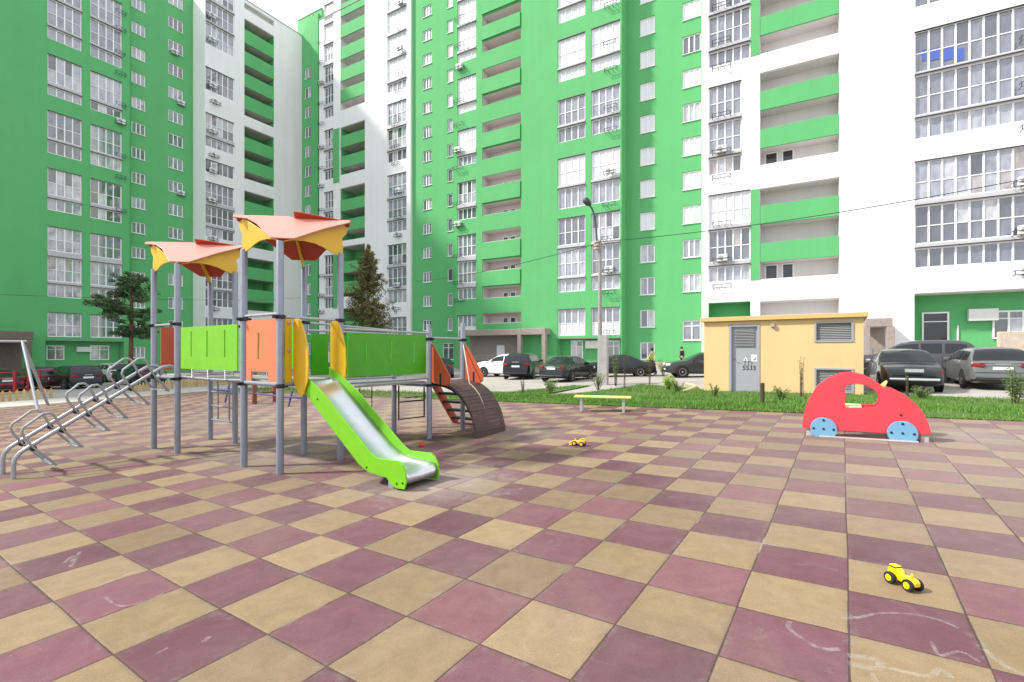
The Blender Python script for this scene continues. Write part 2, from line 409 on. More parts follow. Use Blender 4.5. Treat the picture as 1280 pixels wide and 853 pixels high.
M['barrow'] = mat('pale_barrow', (.45, .45, .42), .6)
M['cable'] = mat('cable_black', (.02, .02, .022), .6)
M['lamp_pole'] = mat('weathered_pole', (.31, .29, .27), .8, var=.3, vscale=5)
M['blue'] = mat('blue_blind', (.07, .12, .42), .6)
M['pinkcurtain'] = mat('pink_curtain', (.70, .30, .32), .8)
M['chalk'] = chalk_mat()
M['kerb'] = mat('yellowed_kerb', (.55, .47, .27), .85, var=.15, vscale=6)
M['redplastic'] = mat('red_plastic', (.72, .05, .025), .35)

for k_, a_ in (('green', .055), ('white', .06), ('loggia_white', .06), ('hut', .045), ('concrete', .25)): streaked(M[k_], a_)
# ------------------------------------------------------------------ sky, sun, camera
S_DIR = Vector((E2*1.0 - E1*.60)); S_DIR.z = 1.05; S_DIR.normalize()
SUN_EL = math.asin(S_DIR.z); SUN_AZ = math.atan2(S_DIR.x, S_DIR.y)
wd = bpy.data.worlds.new('World'); SC.world = wd; wd.use_nodes = True
nt = wd.node_tree; bg = nt.nodes['Background']
sky = nt.nodes.new('ShaderNodeTexSky'); sky.sky_type = 'NISHITA'; sky.sun_disc = False
sky.sun_elevation = SUN_EL; sky.sun_rotation = SUN_AZ; sky.dust_density = 2.0; sky.air_density = 1.0
tcw = nt.nodes.new('ShaderNodeTexCoord'); cn = nt.nodes.new('ShaderNodeTexNoise')
cn.inputs['Scale'].default_value = 2.2; cn.inputs['Detail'].default_value = 8; cn.inputs['Roughness'].default_value = .6
nt.links.new(tcw.outputs['Generated'], cn.inputs['Vector'])
cm = nt.nodes.new('ShaderNodeMapRange'); cm.inputs['From Min'].default_value = .3; cm.inputs['From Max'].default_value = .6
cm.inputs['To Min'].default_value = .72; cm.inputs['To Max'].default_value = 1.0
nt.links.new(cn.outputs['Fac'], cm.inputs['Value'])
mxw = nt.nodes.new('ShaderNodeMix'); mxw.data_type = 'RGBA'; mxw.inputs[7].default_value = (6.3, 6.5, 6.9, 1)   # thin white cloud
nt.links.new(cm.outputs['Result'], mxw.inputs[0]); nt.links.new(sky.outputs[0], mxw.inputs[6])
nt.links.new(mxw.outputs[2], bg.inputs['Color']); bg.inputs['Strength'].default_value = .12

sl = bpy.data.lights.new('sun', 'SUN'); sl.energy = 3.2; sl.angle = R(4.0); sl.color = (1.0, .95, .88)
so = bpy.data.objects.new('sun', sl); COL.objects.link(so)
so.rotation_euler = S_DIR.to_track_quat('Z', 'Y').to_euler(); so.location = (-40, -10, 60)

cd = bpy.data.cameras.new('camera'); cam = bpy.data.objects.new('camera', cd); COL.objects.link(cam)
cd.sensor_width = 36; cd.lens = 36*F/1280; cd.shift_y = (HY-426.5)/1280; cd.clip_end = 2000; cd.clip_start = .05
cam.location = (0, 0, CAM_H); cam.rotation_euler = (R(90), 0, 0); SC.camera = cam
SC.view_settings.view_transform = 'Standard'; SC.view_settings.look = 'None'
SC.view_settings.exposure = .92; SC.view_settings.gamma = 1; SC.view_settings.use_curve_mapping = False

# ------------------------------------------------------------------ ground
def axis_steps(lo, hi, fine_lo, fine_hi, fs, cs):
    xs = []; x = lo
    while x < hi:
        xs.append(x); x += fs if fine_lo <= x < fine_hi else cs
    xs.append(hi); return xs

def grid_sheet(name, us, ws, fxy, off, material):
    mb = MB(); n = len(ws)
    for u in us:
        for w in ws:
            x, y = fxy(u, w); mb.v.append((x, y, gz(x, y)+off))
    for i in range(len(us)-1):
        for j in range(n-1):
            mb.f.append((i*n+j, (i+1)*n+j, (i+1)*n+j+1, i*n+j+1))
    o = mb.build(name, material, smooth=True)
    return o

xs = axis_steps(-400, 400, -60, 59, 2, 30); ys = axis_steps(-300, 500, -20, 80, 2, 30)
tag(grid_sheet('car_park_ground', xs, ys, lambda x, y: (x, y), -.03, M['asphalt']), kind='structure')
us = axis_steps(-25.2, 22, -99, 99, 1.5, 1.5); ws = axis_steps(-16, 11.4, -99, 99, 1.5, 1.5)
tag(grid_sheet('playground_tiles', us, ws, uw, 0.0, M['tile']), kind='structure')
ps = axis_steps(-25.25-3.9, -25.25, -99, 99, 1.3, 1.3); pw = axis_steps(-16, 40, -99, 99, 1.5, 1.5)
tag(grid_sheet('footpath', ps, pw, uw, -.006, M['path']), kind='structure')

# turf: from the tile edge back to the parking
top_px = [(600, 500.5), (612, 495.5), (660, 488), (700, 484), (745, 481.5), (800, 481), (850, 484), (882, 487.5), (1000, 489), (1085, 491.5), (1180, 496), (1280, 500), (1420, 505)]
top_uw = []
for p in top_px:
    g = G(*p); top_uw.append((g.x*UX+g.y*UY, g.x*WX+g.y*WY))
top_uw.sort()
def wtop(u):
    if u <= top_uw[0][0]: return top_uw[0][1]
    for (a, b), (c, d) in zip(top_uw, top_uw[1:]):
        if u <= c: return b+(d-b)*(u-a)/(c-a)
    return top_uw[-1][1]
U0, U1 = top_uw[0][0], top_uw[-1][0]
nu = 60
tag(grid_sheet('turf', [U0+(U1-U0)*i/nu for i in range(nu+1)], [j/14 for j in range(15)],
    lambda u, k: uw(u, 11.42+(max(wtop(u), 11.6)-11.42)*k), .012, M['turf']), kind='structure')
# earth verge behind the left part of the playground
tag(grid_sheet('earth_verge', [U0-1.0-13.0+13.4*i/20 for i in range(21)], [11.42+j*.45 for j in range(8)], uw, -.012, M['soil']), kind='structure')

# grass blades
random.seed(3)
gb = MB()
def blade(x, y, h, wd_):
    a = random.uniform(0, 6.28); dx, dy = math.cos(a)*wd_, math.sin(a)*wd_
    lx, ly = random.gauss(0, h*.35), random.gauss(0, h*.35); z = gz(x, y)+.005
    gb.add([(x-dx, y-dy, z), (x+dx, y+dy, z), (x+lx*.4+dx*.6, y+ly*.4+dy*.6, z+h*.6), (x+lx*.4-dx*.6, y+ly*.4-dy*.6, z+h*.6), (x+lx, y+ly, z+h)], [(0, 1, 2, 3), (3, 2, 4)])
nblade = 0
while nblade < 42000:
    u = random.uniform(U0, U1); w1 = max(wtop(u), 11.6)
    k = random.random()**1.6; w = 11.36+(w1-11.36)*k
    x, y = uw(u, w)
    if y < 2: continue
    if math.sin(x*.93+1.1)*math.sin(y*1.17+x*.4) > .45 and random.random() < .65: continue
    if abs(x/y) > 1.2: continue
    edge_h = .6 if w < 11.6 else 1.0
    blade(x, y, random.uniform(.04, .115)*edge_h*(1+.35*math.sin(x*1.7)*math.sin(y*1.3)), random.uniform(.004, .010))
    nblade += 1
for _ in range(2600):                                             # thin grass on the earth verge
    u = random.uniform(U0-14, U0-.4); w = random.uniform(11.5, 14.4); x, y = uw(u, w)
    blade(x, y, random.uniform(.04, .13), .009)
tag(gb.build('grass', M['grass']), kind='stuff')

# ------------------------------------------------------------------ buildings
class Facade:
    def __init__(s, axis, c):
        s.axis, s.c = axis, c
        if axis == 'a': s.r, s.n, s.base = -E2, -E1, E1*c       # seen going left to right
        else: s.r, s.n, s.base = Vector(E1), -E2, E2*c
        s.ang = math.atan2(s.r.y, s.r.x)
    def d(s, px):
        t = (px-640)/F; r = Vector((t, 1, 0)); n = -s.n
        return s.base.dot(n)/r.dot(n)
    def u(s, px):
        d = s.d(px); return Vector(((px-640)/F*d, d, 0)).dot(s.r)
    def z(s, px, py): return CAM_H+(HY-py)/F*s.d(px)
    def p(s, u, z, depth=0.0):
        q = s.base+s.r*u-s.n*depth; return Vector((q.x, q.y, z))

ZB = -2.6
def wall_mesh(mb, f, u0, u1, z0, z1, holes, reveal):
    us = sorted({round(x, 4) for x in [u0, u1]+[h[0] for h in holes]+[h[1] for h in holes] if u0 <= x <= u1})
    for a, b in zip(us, us[1:]):
        m = (a+b)/2
        col = sorted([h for h in holes if h[0] < m < h[1]], key=lambda h: h[2])
        z = z0
        for h in col:
            if h[2] > z: mb.quad(f.p(a, z), f.p(b, z), f.p(b, h[2]), f.p(a, h[2]))
            z = max(z, h[3])
        if z < z1: mb.quad(f.p(a, z), f.p(b, z), f.p(b, z1), f.p(a, z1))
    for h in holes:
        a, b, c, d = h[:4]; dp = h[4] if len(h) > 4 else reveal
        c = max(c, z0)
        mb.quad(f.p(a, c), f.p(a, d), f.p(a, d, dp), f.p(a, c, dp)); mb.quad(f.p(b, c), f.p(b, d), f.p(b, d, dp), f.p(b, c, dp))
        mb.quad(f.p(a, d), f.p(b, d), f.p(b, d, dp), f.p(a, d, dp))
        if c > z0+.01: mb.quad(f.p(a, c), f.p(b, c), f.p(b, c, dp), f.p(a, c, dp))

def shell(mb, f, u0, u1, z0, z1, depth):
    mb.quad(f.p(u0, z0), f.p(u0, z1), f.p(u0, z1, depth), f.p(u0, z0, depth))
    mb.quad(f.p(u1, z0), f.p(u1, z1), f.p(u1, z1, depth), f.p(u1, z0, depth))
    mb.quad(f.p(u0, z0, depth), f.p(u1, z0, depth), f.p(u1, z1, depth), f.p(u0, z1, depth))
    mb.quad(f.p(u0, z1), f.p(u1, z1), f.p(u1, z1, depth), f.p(u0, z1, depth))

WCACHE = {}
def win_meshes(w, h, n, kind):
    k = (round(w, 2), round(h, 2), n, kind)
    if k in WCACHE: return WCACHE[k]
    b = .095 if kind in 'FHPWV' else .10
    fr = MB(); pn = MB(); pa = MB()
    def bar(x0, x1, z0, z1, y0=-.03, y1=.06): fr.box(((x0+x1)/2, (y0+y1)/2, (z0+z1)/2), (x1-x0, y1-y0, z1-z0))
    bar(0, w, 0, b); bar(0, w, h-b, h); bar(0, b, b, h-b); bar(w-b, w, b, h-b)
    zt = None
    if kind in 'FPW': zt = h*(.46 if kind == 'P' else .47)
    if kind in 'TX': zt = h*.72
    zs = [(b, h-b)] if zt is None else [(b, zt-.03), (zt+.03, h-b)]
    if zt is not None: bar(b, w-b, zt-.03, zt+.03, -.02, .05)
    xsn = [b+(w-2*b)*i/n for i in range(n+1)]
    for x in xsn[1:-1]:
        for (a, c) in zs: bar(x-b*.55, x+b*.55, a, c, -.025, .05)
    for j, (a, c) in enumerate(zs):
        for i in range(n):
            x0 = xsn[i]+(b*.55 if i else 0); x1 = xsn[i+1]-(b*.55 if i < n-1 else 0)
            t = pa if (kind == 'P' and j == 0) else pn
            t.quad((x0, .03, a), (x1, .03, a), (x1, .03, c), (x0, .03, c))
    def me(mb, name, m):
        if not mb.f: return None
        q = bpy.data.meshes.new(name); q.from_pydata(mb.v, [], mb.f)
        bm = bmesh.new(); bm.from_mesh(q); bmesh.ops.recalc_face_normals(bm, faces=bm.faces); bm.to_mesh(q); bm.free()
        q.materials.append(m); return q
    pm_ = M['blind'] if kind in 'WVB' else (M['darkpane'] if kind in 'DX' else M['pane'])
    WCACHE[k] = (me(fr, 'window', M['pvc']), me(pn, 'pane', pm_), me(pa, 'panel', M['panelw']))
    return WCACHE[k]

def put(mesh, name, parent, loc, rz):
    o = bpy.data.objects.new(name, mesh); COL.objects.link(o); o.parent = parent; o.location = loc; o.rotation_euler = (0, 0, rz); return o

def window(root, f, u0, u1, z0, z1, n, kind, depth=.16):
    a, b, c = win_meshes(u1-u0, z1-z0, n, kind)
    o = put(a, 'window', root, f.p(u0, z0, depth)-root.location, f.ang)
    put(b, 'pane', o, (0, 0, 0), 0)
    if c: put(c, 'panel', o, (0, 0, 0), 0)
    return o

class Bld:
    def __init__(s, name, loc, label):
        s.root = empty(name, loc, label, 'apartment building', 'apartment blocks around the courtyard'); s.holes = {}; s.facs = []; s.n = 0
    def section(s, f, u0, u1, z1, depth, mat_='green', z0=ZB):
        s.facs.append((f, u0, u1, z0, z1, depth, mat_)); s.holes[id(f)] = s.holes.get(id(f), []); return f
    def hole(s, f, u0, u1, z0, z1, dp=.22): s.holes[id(f)].append((u0, u1, z0, z1, dp))
    def column(s, f, pl, pr, n, groups, ref=None):
        ref = ref or pl; u0, u1 = f.u(pl), f.u(pr)
        for g in groups:
            zs = [(f.z(ref, t), f.z(ref, b), k) for (t, b, k) in g]
            s.hole(f, u0, u1, zs[-1][1], zs[0][0])
            for i, (zt, zb, k) in enumerate(zs):
                window(s.root, f, u0, u1, zb, zt, n, k)
                if i+1 < len(zs):
                    gap0, gap1 = zs[i+1][0], zb
                    c = f.p((u0+u1)/2, (gap0+gap1)/2, .065)
                    fb_ = MB().box(c, (u1-u0-.01, .22, gap1-gap0-.01), f.ang).build('floor_band', M['band'], s.root)
                    MB().box(f.p((u0+u1)/2, gap0+.02, -.075), (u1-u0-.02, .10, .055), f.ang).build('shadow_strip', M['darkmetal'], fb_)  # added dark strip that draws the shadow line under the band
            MB().box(f.p((u0+u1)/2, zs[0][0]-.03, .06), (u1-u0-.012, .13, .05), f.ang).build('shadow_strip', M['darkmetal'], s.root)  # same dark strip, standing in for shade at the head of the opening
    def small(s, f, pl, pr, n, tops, h, kind='S', ref=None):
        ref = ref or pl; u0, u1 = f.u(pl), f.u(pr)
        for t in tops:
            z1, z0 = f.z(ref, t), f.z(ref, t+h)
            s.hole(f, u0, u1, z0, z1, .2); window(s.root, f, u0, u1, z0, z1, n, kind, .13)
            MB().box(f.p((u0+u1)/2, z0-.02, -.02), (u1-u0+.10, .14, .035), f.ang).build('window_sill', M['pvc'], s.root)
    def recess(s, f, u0, u1, z0, z1, depth, m, soff=None, slabs=()):
        s.hole(f, u0, u1, z0, z1, .12)
        mb = MB(); z0 = max(z0, ZB); e = .004
        mb.quad(f.p(u0+e, z0, .1), f.p(u0+e, z1, .1), f.p(u0+e, z1, depth), f.p(u0+e, z0, depth))
        mb.quad(f.p(u1-e, z0, .1), f.p(u1-e, z1, .1), f.p(u1-e, z1, depth), f.p(u1-e, z0, depth))
        mb.quad(f.p(u0, z0, depth), f.p(u1, z0, depth), f.p(u1, z1, depth), f.p(u0, z1, depth))
        mb.build('recess_wall', M[m], s.root)
        zs_ = [(z1-.03, depth/2+.06, depth-.1, .06)]
        if z0 > ZB+.1: zs_.append((z0+.03, depth/2+.06, depth-.1, .06))
        zs_ += [(z, depth/2+.08, depth-.15, .16) for z in slabs]
        for (z, dd, dw, th) in zs_:
            MB().box(f.p((u0+u1)/2, z, dd), (u1-u0-.02, dw, th), f.ang).build('loggia_slab', M[soff or m], s.root)
    def loggia(s, f, pl, pr, top, bot, par, ph, wallm, soffm='loggia_white', depth=1.4, ref=None, parm='green', wins=None):
        ref = ref or pl; u0, u1 = f.u(pl), f.u(pr); z1, z0 = f.z(ref, top), f.z(ref, bot)
        pz = [(f.z(ref, t), f.z(ref, t+ph)) for t in par]
        s.recess(f, u0, u1, z0, z1, depth, wallm, soffm, [b+.1 for (a, b) in pz])
        for (a, b) in pz:
            bevel(MB().box(f.p((u0+u1)/2, (a+b)/2, .06), (u1-u0-.03, .14, a-b), f.ang).build('balcony_parapet', M[parm], s.root), .01, 1)
        if wins:
            fb = Facade(f.axis, f.c+depth-.03); uc = (u0+u1)/2
            for zf in [z0+.06]+[b+.18 for (a, b) in pz]:
                for (off, wdt, hh, zz) in wins:
                    window(s.root, f, uc+off, uc+off+wdt, zf+zz, zf+zz+hh, 1 if wdt < .8 else 2, 'S', depth-.06)
    def basket(s, f, px, py, w=1.0, ac=True, side=.75):
        u = f.u(px); z = f.z(px, py); mb = MB(); r = .018
        D = .42; H = .28; r = .024
        for zz in (0, H):
            a = [f.p(u, z+zz, .0), f.p(u, z+zz, -D), f.p(u+w, z+zz, -D), f.p(u+w, z+zz, 0)]
            for p, q in zip(a, a[1:]): mb.tube([p, q], r, 5)
        for uu in (0, .5, 1): mb.tube([f.p(u+w*uu, z, -D), f.p(u+w*uu, z+H, -D)], r, 5)
        for uu in (0, .33, .66, 1): mb.tube([f.p(u+w*uu, z, 0), f.p(u+w*uu, z, -D)], r, 5)
        o = mb.build('ac_basket', M['darkmetal'], s.root)
        if ac:
            c = f.p(u+w/2, z+.33, -.23)
            b = bevel(MB().box(c, (.78, .30, .56), f.ang).build('air_conditioner', M['acwhite'], s.root), .02, 2)
            g = MB().lathe([(.20, 0), (.20, .012), (.15, .02), (.05, .024)], f.p(u+w/2-.1, z+.33, -.385), f.n, 16)
            g.build('fan_grille', M['louvre'], b)
    def finish(s):
        by = {}
        for (f, u0, u1, z0, z1, depth, m) in s.facs:
            mb = by.setdefault(m, MB()); wall_mesh(mb, f, u0, u1, z0, z1, s.holes[id(f)], .22); shell(mb, f, u0, u1, z0, z1, depth)
        for m, mb in by.items(): mb.build('wall', M[m], s.root)
        for (f, u0, u1, z0, z1, depth, m) in s.facs:
            p = MB()
            p.box(f.p((u0+u1)/2, z1+.06, .1), (u1-u0+.1, .34, .11), f.ang)
            p.build('roof_coping', M['concrete'], s.root)

F_, H_, S_, P_, T_, W_, V_ = 'F', 'H', 'S', 'P', 'T', 'W', 'V'
# ---- A: green block on the left
fA1, fA2 = Facade('b', 67.2), Facade('b', 68.0)
uA = fA1.u(162)
A = Bld('apartment_building', fA1.p(fA1.u(100), -1.5), 'all green block on the left with two columns of tall balcony glazing')
A.section(fA1, -16, uA, 47.5, 15); A.section(fA2, uA-.5, 34.1, 47.2, 14)
gA = [[(-43, -8, F_), (-4, 29, F_), (32, 47, H_)], [(66, 101.5, F_), (106, 117.5, H_)], [(137, 171.5, F_), (174.5, 190.7, H_)],
      [(209.2, 242.6, F_), (247, 262, H_)], [(282, 313, F_), (320, 351, F_), (354.5, 370.7, H_)], [(390, 421, F_)]]
A.column(fA1, 59.4, 102.5, 4, gA); A.column(fA1, 113, 152.6, 4, gA, ref=59.4)
# the same Z rows for the second column are taken at the first column's distance
A.small(fA2, 164.5, 182, 3, [433.5-31.4*k for k in range(0, 15)], 14.2)
A.small(fA2, 210.5, 229, 3, [430-29.4*k for k in range(0, 16)], 14.5)
fAr = Facade('b', 67.2+1.25)
A.recess(fA1, fA1.u(57), fA1.u(155), ZB, fA1.z(59.4, 425), 1.25, 'green', 'loggia_white')
for (pa, pb) in ((57.5, 80), (112, 136)):
    window(A.root, fA1, fAr.u(pa), fAr.u(pb), fAr.z(pa, 450.5), fAr.z(pa, 432), 2, 'T', 1.18)
MB().box(fAr.p(fAr.u(104), fAr.z(104, 437), -.2), (1.3, .35, .55), fAr.ang).build('air_conditioner', M['acwhite'], A.root)
for (px, py) in ((144, 11), (144, 32), (143, 62), (144, 88), (144, 127), (144, 150), (144, 191), (144, 218), (144, 260)):
    A.basket(fA1, px, py+4, .9, ac=(int(py) % 3 == 0))
for (px, py) in ((213, 64), (221, 128), (221, 241)): A.basket(fA2, px, py+3, .8)
A.finish()
# ---- B: white block with dark green loggias
fB = Facade('b', 65.2)
uB0 = 34.1
B = Bld('apartment_building', fB.p(40, -1.5), 'white corner block with a stack of deep green loggias beside the green block')
B.section(fB, uB0, 62, 49.6, 16, 'white')
gB = [[(-27, -6, F_), (-2, 23, F_), (26, 53, F_)], [(82, 111, F_)], [(139.5, 165, F_), (170, 182, H_)], [(198, 214, H_)], [(226, 251, F_), (256, 279, F_), (283, 296, H_)],
      [(309, 332, F_), (336, 359, F_), (362, 383, F_)], [(397, 420, F_), (424, 438, H_)]]
B.column(fB, 256.8, 293, 5, gB)
B.loggia(fB, 305.5, 342.5, 3, 10.5, [], 0, 'loggia_white', depth=.7)
B.loggia(fB, 305.5, 342.5, 23, 144, [36, 63.5, 91, 118.5], 17, 'green', 'loggia', depth=2.6)
B.loggia(fB, 305.5, 342.5, 157, 223, [171, 198], 16, 'green', 'loggia', depth=2.6)
B.loggia(fB, 305.5, 342.5, 238, 308, [251, 279], 16, 'green', 'loggia', depth=2.6)
B.loggia(fB, 305.5, 342.5, 321, 388, [333, 361], 15, 'green', 'loggia', depth=2.6)
for (px, py) in ((258, 20), (258, 50), (259, 108), (262, 128), (258, 165), (260, 195), (259, 215), (258, 252), (259, 300), (260, 388)): B.basket(fB, px, py, 1.2)
B.finish()
# ---- C + D: white block and its narrow green stair strip
fC, fD = Facade('a', 48.26), Facade('a', 46.7)
D = Bld('apartment_building', fD.p(fD.u(456), -1.5), 'white block in the far corner with pale green loggias and a narrow green stair strip')
D.section(fD, fD.u(399), fD.u(513), 49.0, 14, 'white')
D.section(fC, fC.u(372), fC.u(402), 52.2, 13, 'green')
D.small(fC, 380.8, 388.6, 2, [86+24.5*k for k in range(0, 15)], 14)
MB().box(fC.p(fC.u(395.5), 24.5, -.15), (fC.u(399.4)-fC.u(391.5), .3, 54), fC.ang).build('pilaster', M['green'], D.root)
MB().tube([fC.p(fC.u(391), ZB, -.1), fC.p(fC.u(391), 52, -.1)], .08, 8).build('downpipe', M['kerb'], D.root)
gD1 = [[(7, 28, W_), (33, 53, W_), (58, 79, F_), (84, 105, F_), (110.5, 131.5, F_), (137, 149, H_)], [(164, 185, F_), (190, 211, F_), (214, 226, H_)],
       [(241, 262, F_), (267, 288, F_), (291, 303, H_)], [(320, 344, F_), (347, 370, F_), (373, 386.5, H_)], [(400, 423, F_), (427, 441, H_)]]
D.column(fD, 405, 416.6, 3, gD1)
D.loggia(fD, 425.5, 456, -22, 139, [-20, 6, 32.5, 60, 87, 113], 15.5, 'loggia_white')
D.loggia(fD, 425.5, 456, 160, 219.5, [171, 196.6], 14.5, 'green', 'loggia', depth=2.6)
D.loggia(fD, 425.5, 456, 236, 302, [251, 276], 14, 'green', 'loggia', depth=2.6)
D.loggia(fD, 425.5, 456, 309, 372, [328, 353], 14, 'green', 'loggia', depth=2.6)
D.loggia(fD, 425.5, 456, 386, 436, [402], 14, 'green', 'loggia', depth=2.6)
MB().box(fD.p(fD.u(420.5), fD.z(420.5, 195), -.01), (fD.u(424.6)-fD.u(416.9), .05, 7.6), fD.ang).build('accent_panel', M['green'], D.root)
MB().box(fD.p(fD.u(420.5), fD.z(420.5, 352), -.01), (fD.u(424.6)-fD.u(416.9), .05, 7.6), fD.ang).build('accent_panel', M['green'], D.root)
gD2 = [[(-40, -15, W_), (-11, 14.5, W_), (18.5, 44, W_), (47.5, 74, W_), (77, 103, W_), (106, 117, H_)], [(131, 158, F_), (163, 188, F_), (191, 204.5, H_)],
       [(220, 247.5, F_), (251, 274, F_), (278, 292, H_)], [(307, 332, F_), (336, 360, F_), (364, 380, H_)], [(397, 421, F_), (425, 440, H_)]]
D.column(fD, 484, 508, 4, gD2)
for (px, py) in ((400, 57), (400, 82), (400, 108), (400, 133), (400, 158), (400, 188), (400, 213), (400, 236), (400, 265), (400, 347), (400, 372), (400, 392)): D.basket(fD, px, py, 1.0, ac=(py % 4 == 0))
for (px, py) in ((498, 9), (498, 40), (497, 66), (497, 97), (497, 118), (492, 160), (492, 187), (492, 208), (495, 243), (495, 275), (495, 297), (494, 331), (494, 360), (493, 388)): D.basket(fD, px, py, 1.1, ac=(py % 3 == 0))
D.finish()
# ---- E: bright green block
fE1, fE1b, fE2, fE3 = Facade('a', 47.05), Facade('a', 45.45), Facade('a', 44.5), Facade('a', 46.0)
E = Bld('apartment_building', fE2.p(fE2.u(700), -.6), 'bright green block in the middle with white loggias above its entrance porch')
E.section(fE1, fE1.u(506), fE1.u(575), 48.4, 13); E.section(fE1b, fE1b.u(569), fE1b.u(660), 48.8, 12.6)
E.section(fE2, fE2.u(652), fE2.u(777), 49.2, 13.2); E.section(fE3, fE3.u(774), fE3.u(890), 48.6, 12.9)
E.small(fE1, 528.5, 539.5, 3, [9.7+30.05*k for k in range(-1, 14)], 13.5)
E.small(fE1, 559, 565.8, 1, [26.5+30.95*k for k in range(-1, 4)], 16, 'B'); E.small(fE1, 559, 565.8, 1, [26.5+30.95*k for k in range(4, 13)], 16)
window(E.root, fE1, fE1.u(553), fE1.u(567), fE1.z(553, 450), fE1.z(553, 429), 2, 'T', .13); E.hole(fE1, fE1.u(553), fE1.u(567), fE1.z(553, 450), fE1.z(553, 429), .2)
gE1 = [[(-29, 0, W_), (4, 32.5, W_), (36, 65, W_), (69, 80, V_)], [(99, 130, W_), (133, 143.5, V_)], [(164, 191, W_), (197, 209, H_)], [(229, 257, F_), (262, 276, H_)],
       [(295, 322, F_), (328, 355, F_), (361, 375, H_)], [(394.6, 421, P_)]]
E.column(fE1b, 571.8, 595, 4, gE1)
op = [(-13, 0), (21, 33.5), (52.7, 66), (87, 100), (120, 133), (154, 167), (187, 200), (221, 235), (256, 270), (290, 304), (326, 340), (359.5, 373.5), (392, 405)]
for (t, b) in op: E.loggia(fE1b, 603, 651, t, b, [], 0, 'loggia', 'loggia', depth=1.5)
for (t, b) in op[:]:
    z0 = fE1b.z(603, b); uc = fE1b.u(620)
    window(E.root, fE1b, uc, uc+.75, z0+.02, z0+.75, 1, 'D', 1.46); window(E.root, fE1b, uc+.95, uc+1.7, z0+.02, z0+.75, 1, 'D', 1.46)
for (t, b) in ((1.5, 19.5), (34.5, 51.5), (101, 119), (168, 186), (236, 255), (305, 325), (341, 358.5)):
    u0, u1 = fE1b.u(602.6), fE1b.u(651); z1, z0 = fE1b.z(603, t), fE1b.z(603, b)
    bevel(MB().box(fE1b.p((u0+u1)/2, (z0+z1)/2, -.09), (u1-u0, .17, z1-z0), fE1b.ang).build('balcony_parapet', M['green'], E.root), .01, 1)
gE2 = [[(-60, -26, W_), (-22, 11, W_), (14, 31, V_)], [(51, 86.5, W_), (89.5, 104, V_)], [(126, 158, F_), (161.5, 179.5, H_)], [(199, 233.5, W_), (237, 262.5, H_)],
       [(274, 308, F_), (312, 347, F_), (350, 366, H_)], [(387, 420, P_)]]
E.column(fE2, 697, 731.5, 4, gE2); E.column(fE2, 739, 775, 4, gE2, ref=697)
fEr = Facade('a', 44.5+1.3)
E.recess(fE2, fE2.u(695.5), fE2.u(776), ZB, fE2.z(697, 423), 1.3, 'green', 'loggia_white')
for (pa, pb) in ((714, 729), (760, 775)):
    window(E.root, fE2, fEr.u(pa), fEr.u(pb), fEr.z(pa, 451), fEr.z(pa, 426), 2, 'T', 1.24)
MB().box(fEr.p(fEr.u(741), fEr.z(741, 431), -.2), (1.3, .35, .75), fEr.ang).build('air_conditioner', M['acwhite'], E.root)
E.small(fE3, 800, 818.3, 2, [428-40.3*k for k in (0, 1, 2, 3)], 22); E.small(fE3, 800, 818.3, 2, [428-40.3*k for k in range(4, 12)], 22, 'B')
E.small(fE3, 853, 876, 3, [343-42.3*k for k in (0, 1, 5, 7)], 22.5); E.small(fE3, 853, 876, 3, [343-42.3*k for k in (2, 3, 4, 6, 8, 9)], 22.5, 'B')
E.small(fE3, 853, 876, 2, [401], 25, 'T')
for (px, py) in ((570, 28), (570, 62), (570, 90), (569, 131), (569, 160), (568, 193), (568, 214), (568, 258), (568, 285), (568, 323), (569, 356), (570, 378)): E.basket(fE1b, px, py, 1.25, ac=py in (90, 193, 285))
for (px, py) in ((757, 12), (756, 60), (757, 92), (757, 139), (757, 167), (756, 220), (755, 259), (754, 301), (755, 342), (755, 368), (756, 417)): E.basket(fE2, px, py, 1.15, ac=py in (220, 342))
MB().box(fE3.p(fE3.u(846), -.25, -.12), (fE3.u(890)-fE3.u(806), .22, 1.4), fE3.ang).build('plinth', M['stone_light'], E.root)
E.finish()
# ---- F: white block on the right
fF = Facade('a', 43.0)
W = Bld('apartment_building', fF.p(fF.u(1000), 0), 'white block on the right with pale green loggias and long glazed balcony strips')
W.section(fF, fF.u(877), fF.u(1560), 49.8, 15, 'white')
gF1 = [[(-64, -26, F_), (-21, 17, F_), (22, 61.5, F_), (66.5, 86, H_)], [(244.5, 284, W_), (289, 329, F_), (334, 354, H_)]]
W.column(fF, 885.5, 938, 5, gF1); W.column(fF, 885.5, 927, 4, [[(110, 150, F_), (155.5, 194, F_), (199, 220, H_)]])
fFr = Facade('a', 43.0+1.5)
bw = [(-1.2, .95, .95, .25), (-.02, .85, .95, .25)]
W.loggia(fF, 950, 1049, -75, 68, [-72, -26, 22], 23, 'loggia_white')
W.loggia(fF, 950, 1049, 91.5, 207, [115, 162.5], 23.5, 'loggia_white')
W.loggia(fF, 950, 1049, 236, 350, [257.5, 304.5], 23.5, 'loggia_white')
W.loggia(fF, 950, 1049, 377, 424, [], 23.5, 'loggia_white')
for z in (fF.z(950, 207), fF.z(950, 350), fF.z(950, 328)+.2, fF.z(950, 281)+.2, fF.z(950, 424)):
    for (off, w_) in ((0, .95), (1.2, .85)):
        u = fFr.u(956)+off
        window(W.root, fF, u, u+w_, z+.06, z+1.35, 1, 'D', 1.36)
for (t, b) in ((-75, 68), (236, 350)):
    u0, u1 = fF.u(938.2), fF.u(949.7); z1, z0 = fF.z(950, t), fF.z(950, b)
    MB().box(fF.p((u0+u1)/2, (z0+z1)/2, -.012), (u1-u0, .05, z1-z0), fF.ang).build('accent_panel', M['green'], W.root)
